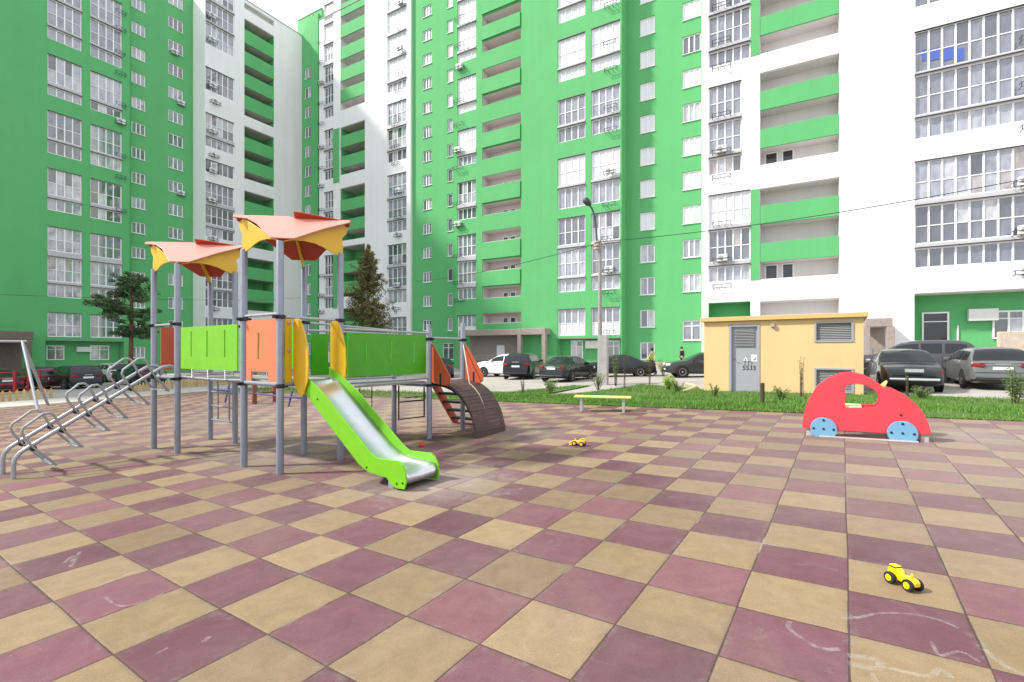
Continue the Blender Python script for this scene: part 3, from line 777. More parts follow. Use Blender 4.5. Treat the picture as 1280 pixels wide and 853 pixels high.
W.recess(fF, fF.u(885.5), fF.u(938), fF.z(885.5, 420), fF.z(885.5, 379), 1.3, 'green', 'green')
gG = [[(-104, -56, F_), (-48, 10, F_)], [(40, 92, F_), (95, 145.5, F_), (149, 175, H_)], [(202, 252, F_), (258, 306, F_), (311, 336, H_)]]
for (pa, pb) in ((1143, 1289), (1289.6, 1470)): W.column(fF, pa, pb, 8, gG, ref=1143)
W.recess(fF, fF.u(1143), fF.u(1480), ZB, fF.z(1143, 367), 1.5, 'green', 'loggia_white')
window(W.root, fF, fFr.u(1152), fFr.u(1186), fFr.z(1152, 433), fFr.z(1152, 391), 1, 'X', 1.42)
window(W.root, fF, fFr.u(1240), fFr.u(1300), fFr.z(1240, 424), fFr.z(1240, 389), 3, 'T', 1.42)
b_ = bevel(MB().box(fFr.p(fFr.u(1227), fFr.z(1227, 394), -.22), (1.5, .4, .8), fFr.ang).build('air_conditioner', M['acwhite'], W.root), .02)
MB().tube([fFr.p(fFr.u(1197), fFr.z(1197, 407), -.05), fFr.p(fFr.u(1197), ZB, -.05)], .05, 6).build('downpipe', M['pvc'], W.root)
for (px, py) in ((891, 15), (891, 59), (891, 90), (891, 150), (891, 195), (891, 226), (892, 284), (892, 329), (892, 361)): W.basket(fF, px, py, 1.35, ac=py in (195, 329))
for (px, py) in ((1274, 55), (1274, 112), (1275, 165), (1264, 236), (1264, 296), (1266, 345)): W.basket(fF, px, py, 1.3, ac=py > 200)
for (pa, pb) in ((1153.5, 1158), (1161, 1174.5), (1178, 1192), (1195, 1206)):    # blue things stored behind the balcony glass
    u0, u1 = fF.u(pa), fF.u(pb); MB().box(fF.p((u0+u1)/2, fF.z(pa, 68), .155), (u1-u0, .01, .8), fF.ang).build('blue_blind', M['blue'], W.root)
W.finish()

# ---- entrance porches
def porch(f, pl, pr, ytop, ylint, out, label, m, px_pillars, door=None):
    u0, u1 = f.u(pl), f.u(pr); z1 = f.z(pl, ytop); zl = f.z(pl, ylint); uc = (u0+u1)/2
    zg = gz(*f.p(uc, 0, -out)[:2])-.1
    r = empty('entrance_porch', (f.p(uc, zg, -out/2)), label, 'porch', 'entrance porches of the apartment blocks')
    mb = MB(); mb.box(f.p(uc, (z1+zl)/2, -out/2), (u1-u0, out-.01, z1-zl), f.ang); bevel(mb.build('canopy', M[m], r), .03, 1)
    for px in px_pillars:
        u = u0+(u1-u0)*px
        bevel(MB().box(f.p(u, (zg+zl)/2, -out+.22), (.42, .42, zl-zg), f.ang).build('pillar', M[m], r), .02, 1)
    wl = MB(); wl.box(f.p(uc, (zg+zl)/2, -.13), (u1-u0-.2, .22, zl-zg-.01), f.ang); wl.build('rear_wall', M['stone'] if m == 'stone' else M[m], r)
    if door is not None:
        u = u0+(u1-u0)*door
        bevel(MB().box(f.p(u, zg+1.4, -.27), (1.0, .08, 2.3), f.ang).build('door', M['pvc'], r), .02, 1)
    st = MB()
    for k in range(3): st.box(f.p(uc, zg+.08+.15*k, -out/2+.1*k), (u1-u0-.3, out-.2-.3*k-.01, .15), f.ang)
    st.build('steps', M['concrete'], r)
    rl = MB()
    for zz in (.75, .95, 1.15): rl.tube([f.p(u0+.5, zg+zz+.3, -out+.4), f.p(uc-.3, zg+zz+.3, -out+.4)], .025, 6)
    for k in range(4): rl.tube([f.p(u0+.5+(uc-.8-u0)*k/3, zg+.4, -out+.4), f.p(u0+.5+(uc-.8-u0)*k/3, zg+1.45, -out+.4)], .025, 6)
    rl.build('handrail', M['galv'], r)
    return r
fP = Facade('a', 45.45)
porch(fP, 588, 693, 414, 421, 2.2, 'grey brown stone entrance porch under the loggias of the middle block', 'stone', (.02, .72, .985), .40)
porch(Facade('b', 67.2), -70, 28, 413, 424, 3.0, 'brown entrance porch at the foot of the all green block', 'stone_dark', (.03, .5, .94))
porch(Facade('a', 43.0), 1076, 1108, 401, 411, 2.6, 'beige entrance porch behind the apricot hut', 'stone', (.05, .93))

# ramp wall on the right
rw = MB(); fw = Facade('a', 38.0)
uu0, uu1 = fw.u(1247), fw.u(1500)
rw.box(fw.p((uu0+uu1)/2, 1.25, 0), (uu1-uu0, .35, 2.6), fw.ang)
o = bevel(rw.build('ramp_wall', M['stone_light']), .03, 1); tag(o, 'low sandstone ramp wall in front of the white block, at right edge', 'wall')

# ------------------------------------------------------------------ transformer hut
gl = at(880, 488, 19.4); hl = Vector((gl.x, gl.y, 0)); L_h = 5.15
def hp(a, z, d=0.0): return Vector((hl.x+a*UX+d*WX, hl.y+a*UY+d*WY, z))
hz0 = gz(hl.x, hl.y)-.25; hz1 = CAM_H+(HY-403)/F*19.4
hut = empty('transformer_hut', (hl.x, hl.y, hz0+.2), 'apricot rendered utility hut with a grey steel door', 'utility hut')
fH = type('X', (), {})()
class PlaneF:
    ang = -TA
    def p(s, u, z, depth=0.0): return hp(u, z, depth)
fh = PlaneF()
def hpx(px):                                    # distance along the front for a picture column
    t = (px-640)/F; a0 = Vector((UX, UY)); q = Vector((t, 1))
    den = a0.x*q.y-a0.y*q.x
    return -(hl.x*q.y-hl.y*q.x)/den
mbh = MB()
dz = lambda px, py: CAM_H+(HY-py)/F*hp(hpx(px), 0).y
holes = [(hpx(911), hpx(950), hz0, dz(911, 406), .14), (hpx(1018), hpx(1067), dz(1018, 428), dz(1018, 402.5), .12), (hpx(1018), hpx(1067), dz(1018, 490), dz(1018, 460), .12)]
wall_mesh(mbh, fh, 0, L_h, hz0, hz1, holes, .14); shell(mbh, fh, 0, L_h, hz0, hz1, 3.4)
mbh.build('wall', M['hut'], hut)
rf = MB(); rf.box(hp(L_h/2, hz1+.085, 1.7), (L_h+.24, 3.68, .165), -TA); bevel(rf.build('roof_slab', M['huttrim'], hut), .015, 2)
u0, u1 = holes[0][0], holes[0][1]; zt = holes[0][3]
dr = MB(); dr.box(hp((u0+u1)/2, (hz0+zt)/2, .11), (u1-u0-.01, .06, zt-hz0-.01), -TA); door = bevel(dr.build('door', M['greydoor'], hut), .01, 1)
fr = MB()
fr.box(hp(u0+.05, (hz0+zt)/2, .03), (.09, .10, zt-hz0-.02), -TA); fr.box(hp(u1-.05, (hz0+zt)/2, .03), (.09, .10, zt-hz0-.02), -TA); fr.box(hp((u0+u1)/2, zt-.05, .03), (u1-u0-.20, .10, .09), -TA)
fr.build('door_frame', M['greydoor'], door)
def louvre(u0, u1, z0, z1, parent, dp):
    lb = MB(); n = int((z1-z0)/.055)
    for i in range(n):
        z = z0+(i+.5)*(z1-z0)/n
        lb.box(hp((u0+u1)/2, z, dp), (u1-u0, .05, .012), M=Matrix.Rotation(-TA, 3, 'Z') @ Matrix.Rotation(R(32), 3, 'X'))
    lb.box(hp((u0+u1)/2, (z0+z1)/2, dp+.035), (u1-u0, .01, z1-z0), -TA)
    return lb.build('louvre', M['louvre'], parent)
louvre(u0+.20, u1-.20, zt-.85, zt-.20, door, .05)
for h in holes[1:]:
    fm = MB(); a, b, c, d = h[:4]
    fm.box(hp((a+b)/2, c+.03, .03), (b-a, .12, .06), -TA); fm.box(hp((a+b)/2, d-.03, .03), (b-a, .12, .06), -TA)
    fm.box(hp(a+.03, (c+d)/2, .03), (.06, .12, d-c-.125), -TA); fm.box(hp(b-.03, (c+d)/2, .03), (.06, .12, d-c-.125), -TA)
    v = fm.build('vent_frame', M['greydoor'], hut); louvre(a+.06, b-.06, c+.06, d-.06, v, .06)
# door writing: warning signs, two letters and the number
zz = lambda py: CAM_H+(HY-py)/F*hp(hpx(930), 0).y
sg = MB(); sg.plate([(hpx(928.5), zz(451.5)), (hpx(935), zz(451.5)), (hpx(931.7), zz(446))], lambda a, z: hp(a, z, .073), (WX, WY, 0), .006)
sgn = sg.build('warning_sign', M['plate'], door)
MB().plate([(hpx(930.9), zz(451)), (hpx(932.5), zz(451)), (hpx(931.7), zz(448))], lambda a, z: hp(a, z, .068), (WX, WY, 0), .003).build('bolt_symbol', M['clamp'], sgn)
sg2 = MB(); sg2.plate([(hpx(938.5), zz(452)), (hpx(946.5), zz(452)), (hpx(946.5), zz(443.5)), (hpx(938.5), zz(443.5))], lambda a, z: hp(a, z, .073), (WX, WY, 0), .006)
sg2n = sg2.build('notice_plate', M['plate'], door)
MB().plate([(hpx(940.5), zz(450.5)), (hpx(944.8), zz(450.5)), (hpx(944.8), zz(445.5))], lambda a, z: hp(a, z, .068), (WX, WY, 0), .003).build('notice_symbol', M['louvre'], sg2n)
tp = MB()
def stroke(a0, z0, a1, z1, w=.022):
    a = Vector((a0, z0)); b = Vector((a1, z1)); d = (b-a).normalized(); n = Vector((-d.y, d.x))*w/2
    tp.plate([tuple(a-n), tuple(b-n), tuple(b+n), tuple(a+n)], lambda x, z: hp(x, z, .0765), (WX, WY, 0), .003)
ta, tz = hpx(928.5), zz(456.6); k = .15
stroke(ta, tz+k, ta+.13, tz+k); stroke(ta+.065, tz, ta+.065, tz+k-.012)
stroke(ta+.19, tz, ta+.19, tz+k); stroke(ta+.30, tz, ta+.30, tz+k); stroke(ta+.201, tz+k-.011, ta+.289, tz+k-.011)
tp.build('letters', M['clamp'], door)
cu = bpy.data.curves.new('number_text', 'FONT'); cu.body = '5533'; cu.size = .235; cu.extrude = .004; cu.space_character = 1.0
to = bpy.data.objects.new('number_text', cu); COL.objects.link(to)
bpy.context.view_layer.update()
tme = bpy.data.meshes.new_from_object(to.evaluated_get(bpy.context.evaluated_depsgraph_get()))
bpy.data.objects.remove(to); tme.materials.clear(); tme.materials.append(M['clamp'])
no = bpy.data.objects.new('number', tme); COL.objects.link(no); no.parent = door
no.location = hp(hpx(927.6), zz(462.6), .074)-hut.location; no.rotation_euler = (R(90), 0, -TA)
hd = MB(); hd.tube([hp(u0+.16, zz(449), .05), hp(u0+.16, zz(449), -.02), hp(u0+.26, zz(449), -.02)], .012, 6); hd.build('handle', M['clamp'], door)
lp = MB(); lp.box(hp(hpx(966), dz(966, 407), -.05), (.12, .12, .12), -TA); lp.build('wall_lamp', M['louvre'], hut)

# ------------------------------------------------------------------ play structure
OX, OY = -2.88, 6.06
def S(u, w, z=0.0): return Vector((OX+u*UX+w*WX, OY+u*UY+w*WY, z))
def Sg(u, w):
    p = S(u, w); return gz(p.x, p.y)
psr = empty('play_structure', S(-1.4, 1.0, Sg(-1.4, 1.0)), 'large climbing frame with green slide, grey posts and two folded coral canopies', 'climbing frame')
NU, NW = Vector((UX, UY, 0)), Vector((WX, WY, 0))
posts = [(0, 0, 2.80), (-.86, 0, 2.80), (0, .88, 2.80), (-.86, .88, 2.68), (-2.86, 0, 2.80), (-3.74, 0, 2.80), (-2.86, .88, 2.80), (-3.74, .88, 2.68),
         (0, 2.65, 1.82), (-.86, 2.65, 1.82), (0, 3.53, 1.95), (-.86, 3.53, 1.95)]
# canopy 1 sits on P1,P2,... : its front post is P2, its rear post P3
posts[4] = (-2.86, 0, 2.80); posts[5] = (-3.74, 0, 2.80); posts[6] = (-2.86, .88, 2.80); posts[7] = (-3.74, .88, 2.68)
for (u, w, z) in posts:
    g = Sg(u, w)
    mb = MB(); mb.lathe([(.044, g-.05), (.044, z-.01), (.040, z)], S(u, w), n=18)
    p = mb.build('post', M['steel'], psr, smooth='angle')
    for zc in ([1.0, 1.86] if z > 2 else [.86, 1.64]):
        cl = MB(); cl.lathe([(.045, zc-.026), (.053, zc-.022), (.055, zc), (.053, zc+.022), (.045, zc+.026)], S(u, w), n=14)
        for (du, dw) in ((.075, 0), (-.075, 0), (0, .075), (0, -.075)):
            if random.random() < .6: cl.lathe([(.01, zc-.022), (.028, zc-.016), (.028, zc+.016), (.01, zc+.022)], S(u+du, w+dw), n=8)
        cl.build('clamp', M['clamp'], p, smooth='angle')

def box_uw(mb, u0, u1, w0, w1, z0, z1):
    mb.box(S((u0+u1)/2, (w0+w1)/2, (z0+z1)/2), (u1-u0, w1-w0, z1-z0), -TA)

for (u0, u1, w0, w1, z) in ((-.86, 0, 0, .88, 1.06), (-3.74, -2.86, 0, .88, 1.06), (-.86, 0, 2.65, 3.53, .90)):
    mb = MB(); box_uw(mb, u0+.06, u1-.06, w0+.06, w1-.06, z-.07, z)
    d = bevel(mb.build('deck', M['deck'], psr), .008, 1)
    fr = MB()
    for (a, b) in (((u0, w0), (u1, w0)), ((u1, w0), (u1, w1)), ((u1, w1), (u0, w1)), ((u0, w1), (u0, w0))):
        fr.tube([S(*a, z-.045), S(*b, z-.045)], .028, 10)
    fr.build('deck_frame', M['steel'], d, smooth='angle')

# ---- panels with slots
def slot_panel(name, along, const, a0, a1, z0, z1, slots, m, th=.018, notch=None, parent=None):
    """plate in the plane u=const ('w' runs along) or w=const ('u' runs along)"""
    mb = MB()
    cells = []
    xs_ = sorted({a0, a1} | {s[0] for s in slots} | {s[1] for s in slots} | ({notch[0], notch[1]} if notch else set()))
    for a, b in zip(xs_, xs_[1:]):
        m_ = (a+b)/2; z = z0
        if notch and notch[0] < m_ < notch[1]: z = notch[2]
        hs = sorted([s for s in slots if s[0] < m_ < s[1]], key=lambda s: s[2])
        for s in hs:
            cells.append((a, b, z, s[2])); z = s[3]
        cells.append((a, b, z, z1))
    # front and back faces from cells, then rim quads on every boundary
    fn = (lambda a, z, o: S(a, const+o, z)) if along == 'u' else (lambda a, z, o: S(const+o, a, z))
    edges = {}
    zcuts = sorted({c[2] for c in cells} | {c[3] for c in cells})
    fine = []
    for (a, b, c, d) in cells:
        zz_ = [z for z in zcuts if c <= z <= d]
        for p, q in zip(zz_, zz_[1:]): fine.append((a, b, p, q))
    for (a, b, c, d) in fine:
        for o in (-th/2, th/2): mb.quad(fn(a, c, o), fn(b, c, o), fn(b, d, o), fn(a, d, o))
        for e in (((a, c), (b, c)), ((b, c), (b, d)), ((a, d), (b, d)), ((a, c), (a, d))):
            edges[e] = edges.get(e, 0)+1
    for (p, q), k_ in edges.items():
        if k_ == 1: mb.quad(fn(*p, -th/2), fn(*q, -th/2), fn(*q, th/2), fn(*p, th/2))
    return mb.build(name, M[m], parent or psr)

s3 = lambda a, b, n, z0, z1, w=.035: [(a+(b-a)*(i+.5)/n-w/2, a+(b-a)*(i+.5)/n+w/2, z0, z1) for i in range(n)]
slot_panel('side_panel', 'u', 0.0, -.79, -.07, 1.04, 1.84, [(-.505, -.455, 1.33, 1.67)], 'orange', notch=(-.66, -.25, 1.17))
lp_slots = [(-2.39, -2.355, 1.35, 1.73), (-1.89, -1.855, 1.35, 1.73), (-1.375, -1.34, 1.35, 1.73)]
# bridge between the two platforms
br = slot_panel('bridge_panel', 'u', 0.0, -2.72, -1.02, 1.165, 1.80, lp_slots, 'lime')
slot_panel('bridge_panel', 'u', .88, -2.72, -1.02, 1.165, 1.80, lp_slots, 'lime')
bt = MB()
for i in range(13):
    u = -2.70+1.66*(i+.5)/13; box_uw(bt, u-.058, u+.058, .06, .82, 1.00, 1.035)
bt.build('bridge_floor', M['deck'], psr)
for w in (.03, .85):
    rb = MB(); rb.tube([S(-2.80, w, 1.04), S(-2.3, w, 1.03), S(-1.86, w, 1.025), S(-1.4, w, 1.03), S(-.92, w, 1.04)], .018, 8); rb.build('bridge_rail', M['galv'], psr)
for w in (.0, .88):
    for u in (-2.36, -1.86, -1.36):
        ch = MB()
        for k_ in range(6): ch.lathe([(.004, -.012), (.010, -.006), (.010, .006), (.004, .012)], S(u, w, 1.03+.024*k_), n=6)
        ch.build('chain', M['galv'], psr)
# green tunnel panels to the rear platform
tslots = [(1.29, 1.325, 1.25, 1.60), (1.77, 1.805, 1.25, 1.60), (2.26, 2.295, 1.25, 1.60)]
slot_panel('tunnel_panel', 'w', 0.0, 1.00, 2.56, 1.065, 1.70, tslots, 'leafgreen')
slot_panel('tunnel_panel', 'w', -.86, 1.00, 2.56, 1.065, 1.70, tslots, 'leafgreen')
tf = MB(); box_uw(tf, -.80, -.06, .95, 2.6, .90, .935); tf.build('tunnel_floor', M['deck'], psr)
def pipe(name, pts, r, m='galv', parent=None, n=8): mb = MB(); mb.tube(pts, r, n); return mb.build(name, M[m], parent or psr, smooth='angle')
for u in (0.0, -.86):
    lo = pipe('tunnel_rail', [S(u, .93, .985), S(u, 2.60, .975)], .016)
    for w in (1.35, 2.1): pipe('spacer', [S(u, w, .985), S(u, w, 1.06)], .010, parent=lo)
    pipe('tunnel_rail', [S(u, .93, 1.745), S(u, 2.60, 1.735)], .018)
pipe('tunnel_rail', [S(-.86, .93, 1.86), S(-.86, 2.6, 1.80)], .018)
# wall panel on the outer side of the left platform, seen from inside, and the inner panel of the right one
slot_panel('side_panel', 'w', -3.74, .10, .78, 1.12, 1.84, [(.42, .455, 1.36, 1.66)], 'terracotta')
slot_panel('side_panel', 'u', .88, -3.62, -2.98, 1.12, 1.84, [(-3.32, -3.285, 1.36, 1.66)], 'terracotta')
# rails between post heads
hr = MB()
for (a, b, z) in (((0, 0), (0, .88), 1.86), ((-3.74, 0), (-2.86, 0), 1.86), ((0, 2.65), (0, 3.53), 1.66), ((-.86, 0), (0, 0), 1.90), ((-.86, 2.65), (-.86, 3.53), 1.66)):
    hr = MB(); hr.tube([S(*a, z), S(*b, z)], .02, 10); hr.build('guard_rail', M['galv'], psr, smooth='angle')

# ---- slide
slide = MB()
pr_c = [(0, 1.06), (.14, 1.05), (.27, 1.0), (.40, .91), (.65, .73), (.95, .51), (1.25, .29), (1.42, .20), (1.60, .165), (1.85, .155), (1.97, .14), (2.0, .10), (2.0, .04)]
n_ = len(pr_c)
for (u, z) in pr_c:
    for (w, dz_) in ((.205, .03), (.25, .0), (.44, -.004), (.63, .0), (.675, .03)): slide.v.append(S(u, w, z+dz_))
for i in range(n_-1):
    for j in range(4): slide.f.append((i*5+j, (i+1)*5+j, (i+1)*5+j+1, i*5+j+1))
sl_o = slide.build('slide', M['chute'], psr, smooth=True)
sd = sl_o.modifiers.new('Thick', 'SOLIDIFY'); sd.thickness = .012; sd.offset = -1
side = [(.02, 1.22), (.30, 1.10), (.62, .92), (1.0, .64), (1.46, .31), (1.56, .262), (1.90, .272), (1.965, .235), (2.01, .16), (2.02, .06), (1.99, -.015), (1.86, -.02), (1.79, .01), (1.72, .07), (1.42, .09), (1.26, .16), (.25, .90), (.04, 1.02)]
for w in (.192, .688):
    mb = MB(); mb.plate(side, lambda u, z: S(u, w, z), NW, .018); bevel(mb.build('slide_side', M['lime'], sl_o), .004, 2)
ft = MB(); box_uw(ft, 1.72, 1.80, .21, .67, -.16, .12); ft.build('slide_foot', M['galv'], sl_o)
bo = MB()
for w in (.181,):
    for (u, z) in ((1.88, .03), (1.97, .05), (1.40, .14), (.5, .85)): bo.lathe([(.012, 0), (.010, .004)], S(u, w, z), -NW, 8)
bo.build('bolt', M['clamp'], sl_o)
# yellow cheeks each side of the slide mouth
for (w, wa, wb) in ((.165, .06, .155), (.715, .725, .82)):
    cheek = [(.03, 1.80), (.06, 1.84), (.15, 1.84), (.21, 1.77), (.28, 1.63), (.335, 1.45), (.345, 1.25), (.325, 1.05), (.25, .90), (.20, .86), (.15, .89), (.06, 1.0), (.03, 1.06)]
    mb = MB(); mb.plate(cheek, lambda u, z: S(u, w, z), NW, .018); bevel(mb.build('slide_cheek', M['yellow'], psr), .004, 2)
    mb = MB(); box_uw(mb, -.009, .009, min(wa, wb), max(wa, wb), 1.02, 1.84); bd = bevel(mb.build('cheek_board', M['yellow'], psr), .004, 2)
    bb = MB()
    for z in (1.79, 1.44): bb.lathe([(.022, 0), (.018, .010), (.006, .014)], S(.009, (wa+wb)/2, z), NU, 10)
    bb.build('bolt', M['galv'], bd)

# ---- folded canopies
def canopy(uc, wc, zr):
    h = .62
    rd = (NU + NW).normalized(); qd = (NU - NW).normalized()      # along the ridge, and towards the front post
    c = S(uc, wc, zr)
    def pt(r, q, drop=.41): return c + rd*r + qd*(q*.60) + Vector((0, 0, -q*drop))
    top = [(-.74, .0), (-.735, .10), (-.55, .14), (-.40, .36), (-.13, 1.0), (.15, 1.0), (.45, .48), (.745, .10), (.75, .0), (.0, 0.0), (-.05, -.07), (-.66, -.02)]
    nrm = (qd*.41+Vector((0, 0, .60))).normalized()
    mb = MB(); mb.plate(top, lambda r, q: pt(r, q), nrm, .016); cn_ = mb.build('canopy', M['canopy'], psr)
    bevel(cn_, .004, 2)
    def pb(r, q): return c + rd*r - qd*(q*.60) + Vector((0, 0, -q*.44-.012))
    bot = [(.74, 0), (.73, .12), (.60, .22), (.47, .52), (.18, 1.02), (-.16, 1.02), (-.42, .56), (-.60, .26), (-.72, .10), (-.72, 0.03), (.02, .03), (.03, -.17), (.10, -.165)]
    nr2 = (-qd*.44+Vector((0, 0, .60))).normalized()
    mb = MB(); mb.plate(bot, pb, nr2, .016); bevel(mb.build('canopy_back', M['canopy_red'], cn_), .004, 2)
    # yellow gable plates under the two front edges
    zt = lambda x: zr-.036-.483*x
    gab = [(-.13, zt(.0)-.01), (-.10, zt(0)-.13), (-.02, zt(0)-.21), (-.045, zt(0)-.32), (-.03, zt(0)-.44), (.03, zt(0)-.46), (.14, zt(0)-.435), (.27, zt(0)-.385), (.40, zt(0)-.355), (.56, zt(0)-.352), (.70, zt(0)-.372), (.82, zt(0)-.41), (.83, zt(.83)), (.45, zt(.45)), (.02, zt(.02))]
    mb = MB(); mb.plate(gab, lambda x, z: S(uc-.43+x, wc-.44, z), NW, .016); bevel(mb.build('canopy_gable', M['yellow'], cn_), .004, 2)
    mb = MB(); mb.plate(gab, lambda x, z: S(uc+.43, wc+.44-x, z), NU, .016); bevel(mb.build('canopy_gable', M['yellow'], cn_), .004, 2)
    rb_ = MB(); rb_.plate([(0, -.03), (.60, -.475), (.64, -.54), (.58, -.56), (0, -.14)], lambda q, z: c - qd*q + Vector((0, 0, z)), rd, .02)
    rb_.build('canopy_rib', M['yellow'], cn_)
    nb = MB()
    for (u, w, z) in ((uc-.43, wc-.452, zr-.47), (uc+.442, wc+.44, zr-.47)): nb.lathe([(.02, -.012), (.02, .012)], S(u, w, z), n=8)
    nb.build('bolt', M['clamp'], cn_)
canopy(-.43, .44, 3.25); canopy(-3.30, .44, 3.25)

# ---- double rail step climber on the left
cl_rail = MB()
for u in (-3.02, -3.58):
    pts = [S(u, -1.80, -.30), S(u, -1.80, -.02), S(u, -1.79, .05), S(u, -1.74, .12), S(u, -1.68, .165)]
    pts += [S(u, -.24, 1.12), S(u, -.14, 1.185), S(u, -.04, 1.20), S(u, .04, 1.16), S(u, .07, 1.06)]
    cl_rail.tube(pts, .026, 12)
cr_o = cl_rail.build('climber_rail', M['galv'], psr, smooth='angle')
for k, (wa, wb) in enumerate(((-1.62, -1.33), (-1.05, -.82), (-.56, -.28))):
    za, zb_ = .14+(wa+1.62)*.675, .14+(wb+1.62)*.675
    for u in (-3.02, -3.58):
        pts = [S(u, wa+.23, za-.24), S(u, wa+.10, za-.09), S(u, wa, za+.03), S(u, wa-.085, za+.17), S(u, wa-.115, za+.25), S(u, wa-.10, za+.305), S(u, wa-.05, za+.345),
               S(u, wb-.20, zb_+.27), S(u, wb-.14, zb_+.275), S(u, wb-.095, zb_+.245), S(u, wb-.07, zb_+.19), S(u, wb, zb_+.03), S(u, wb+.10, zb_-.10), S(u, wb+.21, zb_-.24)]
        mb = MB(); mb.tube([p + NU*.036 for p in pts], .0165, 10); st = mb.build('climber_step', M['galv'], psr, smooth='angle')
        for (w, z) in ((wa, za), (wb, zb_)):
            cc = MB(); cc.lathe([(.024, -.03), (.036, -.02), (.036, .02), (.024, .03)], S(u+.018, w, z+.02), NU, 8); cc.build('clamp', M['clamp'], st)
    for (w, z) in ((wa+.21, za-.225), (wb+.19, zb_-.225)):
        t = MB(); t.box(S(-3.265, w, z), (.53, .075, .018), -TA); bevel(t.build('tread', M['galv'], psr), .004, 1)
# ---- net and rungs behind
rg = MB()
for z in (.20, .45, .70): rg.tube([S(-3.74, .88, z), S(-2.86, .88, z-.0)], .016, 8)
rg.tube([S(-3.5, .90, .2), S(-3.5, .90, .98)], .014, 8); rg.tube([S(-3.1, .90, .2), S(-3.1, .90, .98)], .014, 8)
rg.build('rung_ladder', M['steel'], psr, smooth='angle')
lf = MB()
lf.tube([S(-.74, 2.65, .82), S(-.74, 2.65, .22), S(-.12, 2.65, .32), S(-.12, 2.65, .82)], .014, 8); lf.tube([S(-.74, 2.65, .53), S(-.12, 2.65, .60)], .014, 8)
lf.build('rung_frame', M['clamp'], psr, smooth='angle')
net = MB()
for u in (-.86+.2, -.86+.5): net.tube([S(u-.2, 1.9, .92), S(u-.2, 1.9, -.02)], .008, 6)
for z in (.15, .42, .68): net.tube([S(-.86, 1.9, z), S(-.56, 1.9, z)], .008, 6)
net.build('rope_ladder', M['clamp'], psr)
# ---- arched slat ramp at the rear platform
arc_pts = [(-.02, .90), (.10, .895), (.22, .875), (.34, .825), (.44, .75), (.53, .65), (.60, .53), (.66, .39), (.70, .24), (.73, .08), (.735, -.01)]
def rampP(u, w, z): return S(u, w + .42*max(0, u)**1.3, z)
rs = MB(); nA = 22
def arcat(t):
    t *= (len(arc_pts)-1); i = min(int(t), len(arc_pts)-2); f = t-i
    a, b = arc_pts[i], arc_pts[i+1]; return a[0]+(b[0]-a[0])*f, a[1]+(b[1]-a[1])*f
for i in range(nA):
    (u0, z0), (u1, z1) = arcat(i/nA+.0012), arcat((i+1)/nA-.0012)
    d = Vector((u1-u0, z1-z0)).normalized(); nx, nz_ = -d.y*.028, d.x*.028
    q = []
    for w in (2.68, 3.52):
        q += [rampP(u0, w, z0), rampP(u1, w, z1), rampP(u1-nx*-1*0+nx, w, z1+nz_), rampP(u0+nx, w, z0+nz_)]
    rs.add(q, [(0, 1, 2, 3), (4, 7, 6, 5), (0, 4, 5, 1), (1, 5, 6, 2), (2, 6, 7, 3), (3, 7, 4, 0)])
ra = rs.build('arched_ramp', M['slat'], psr)
ab = MB()
for w in (2.72, 3.48): ab.tube([rampP(u, w, z-.03) for (u, z) in arc_pts], .024, 8)
ab.build('ramp_bow', M['clamp'], ra, smooth='angle')
rp = MB(); rp.tube([S(0, 3.53, 1.62)]+[rampP(u, 2.95+.25*(1-k/8), z+.045) for k, (u, z) in enumerate(arc_pts[3:])], .011, 8); rp.build('rope', M['rope'], psr, smooth=True)
wing = [(.05, 1.56), (.11, 1.52), (.47, 1.02), (.47, .90), (.40, .86), (.05, .90)]
slotw = [(.24, .87), (.28, .87), (.28, 1.06), (.24, 1.06)]
for w in (2.65, 3.53):
    mb = MB(); mb.plate(wing, lambda u, z: S(u, w, z), NW, .018); wo = bevel(mb.build('ramp_wing', M['terracotta'], psr), .004, 2)
    mb = MB(); mb.plate(slotw, lambda u, z: S(u, w-.0105, z), NW, .002); mb.build('slot', M['clamp'], wo)
# stair on the far side of the rear platform
stp = MB()
for i in range(5):
    w = 3.62+.13*i; z = .78-.175*i; box_uw(stp, -.80, -.06, w, w+.16, z-.02, z+.02)
sto = stp.build('stair_treads', M['clamp'], psr)
for u in (-.82, -.04):
    mb = MB(); mb.plate([(3.55, .92), (3.68, .92), (4.36, .02), (4.36, -.06), (4.22, -.06), (3.55, .80)], lambda w, z: S(u, w, z), NU, .03); mb.build('stringer', M['terracotta'], sto)

# ------------------------------------------------------------------ red toy car
tp0 = S(5.28-.0, 5.29); 
def T(a, z, o=0.0): return Vector((tp0.x+a*UX+o*WX, tp0.y+a*UY+o*WY, z))
tcz = gz(tp0.x+.6, tp0.y-.4)
toy = empty('playhouse_car', T(.77, tcz, .25), 'flat red plywood car with blue wheels for children to sit in', 'play car')
def tzs(a): return gz(T(a, 0).x, T(a, 0).y)
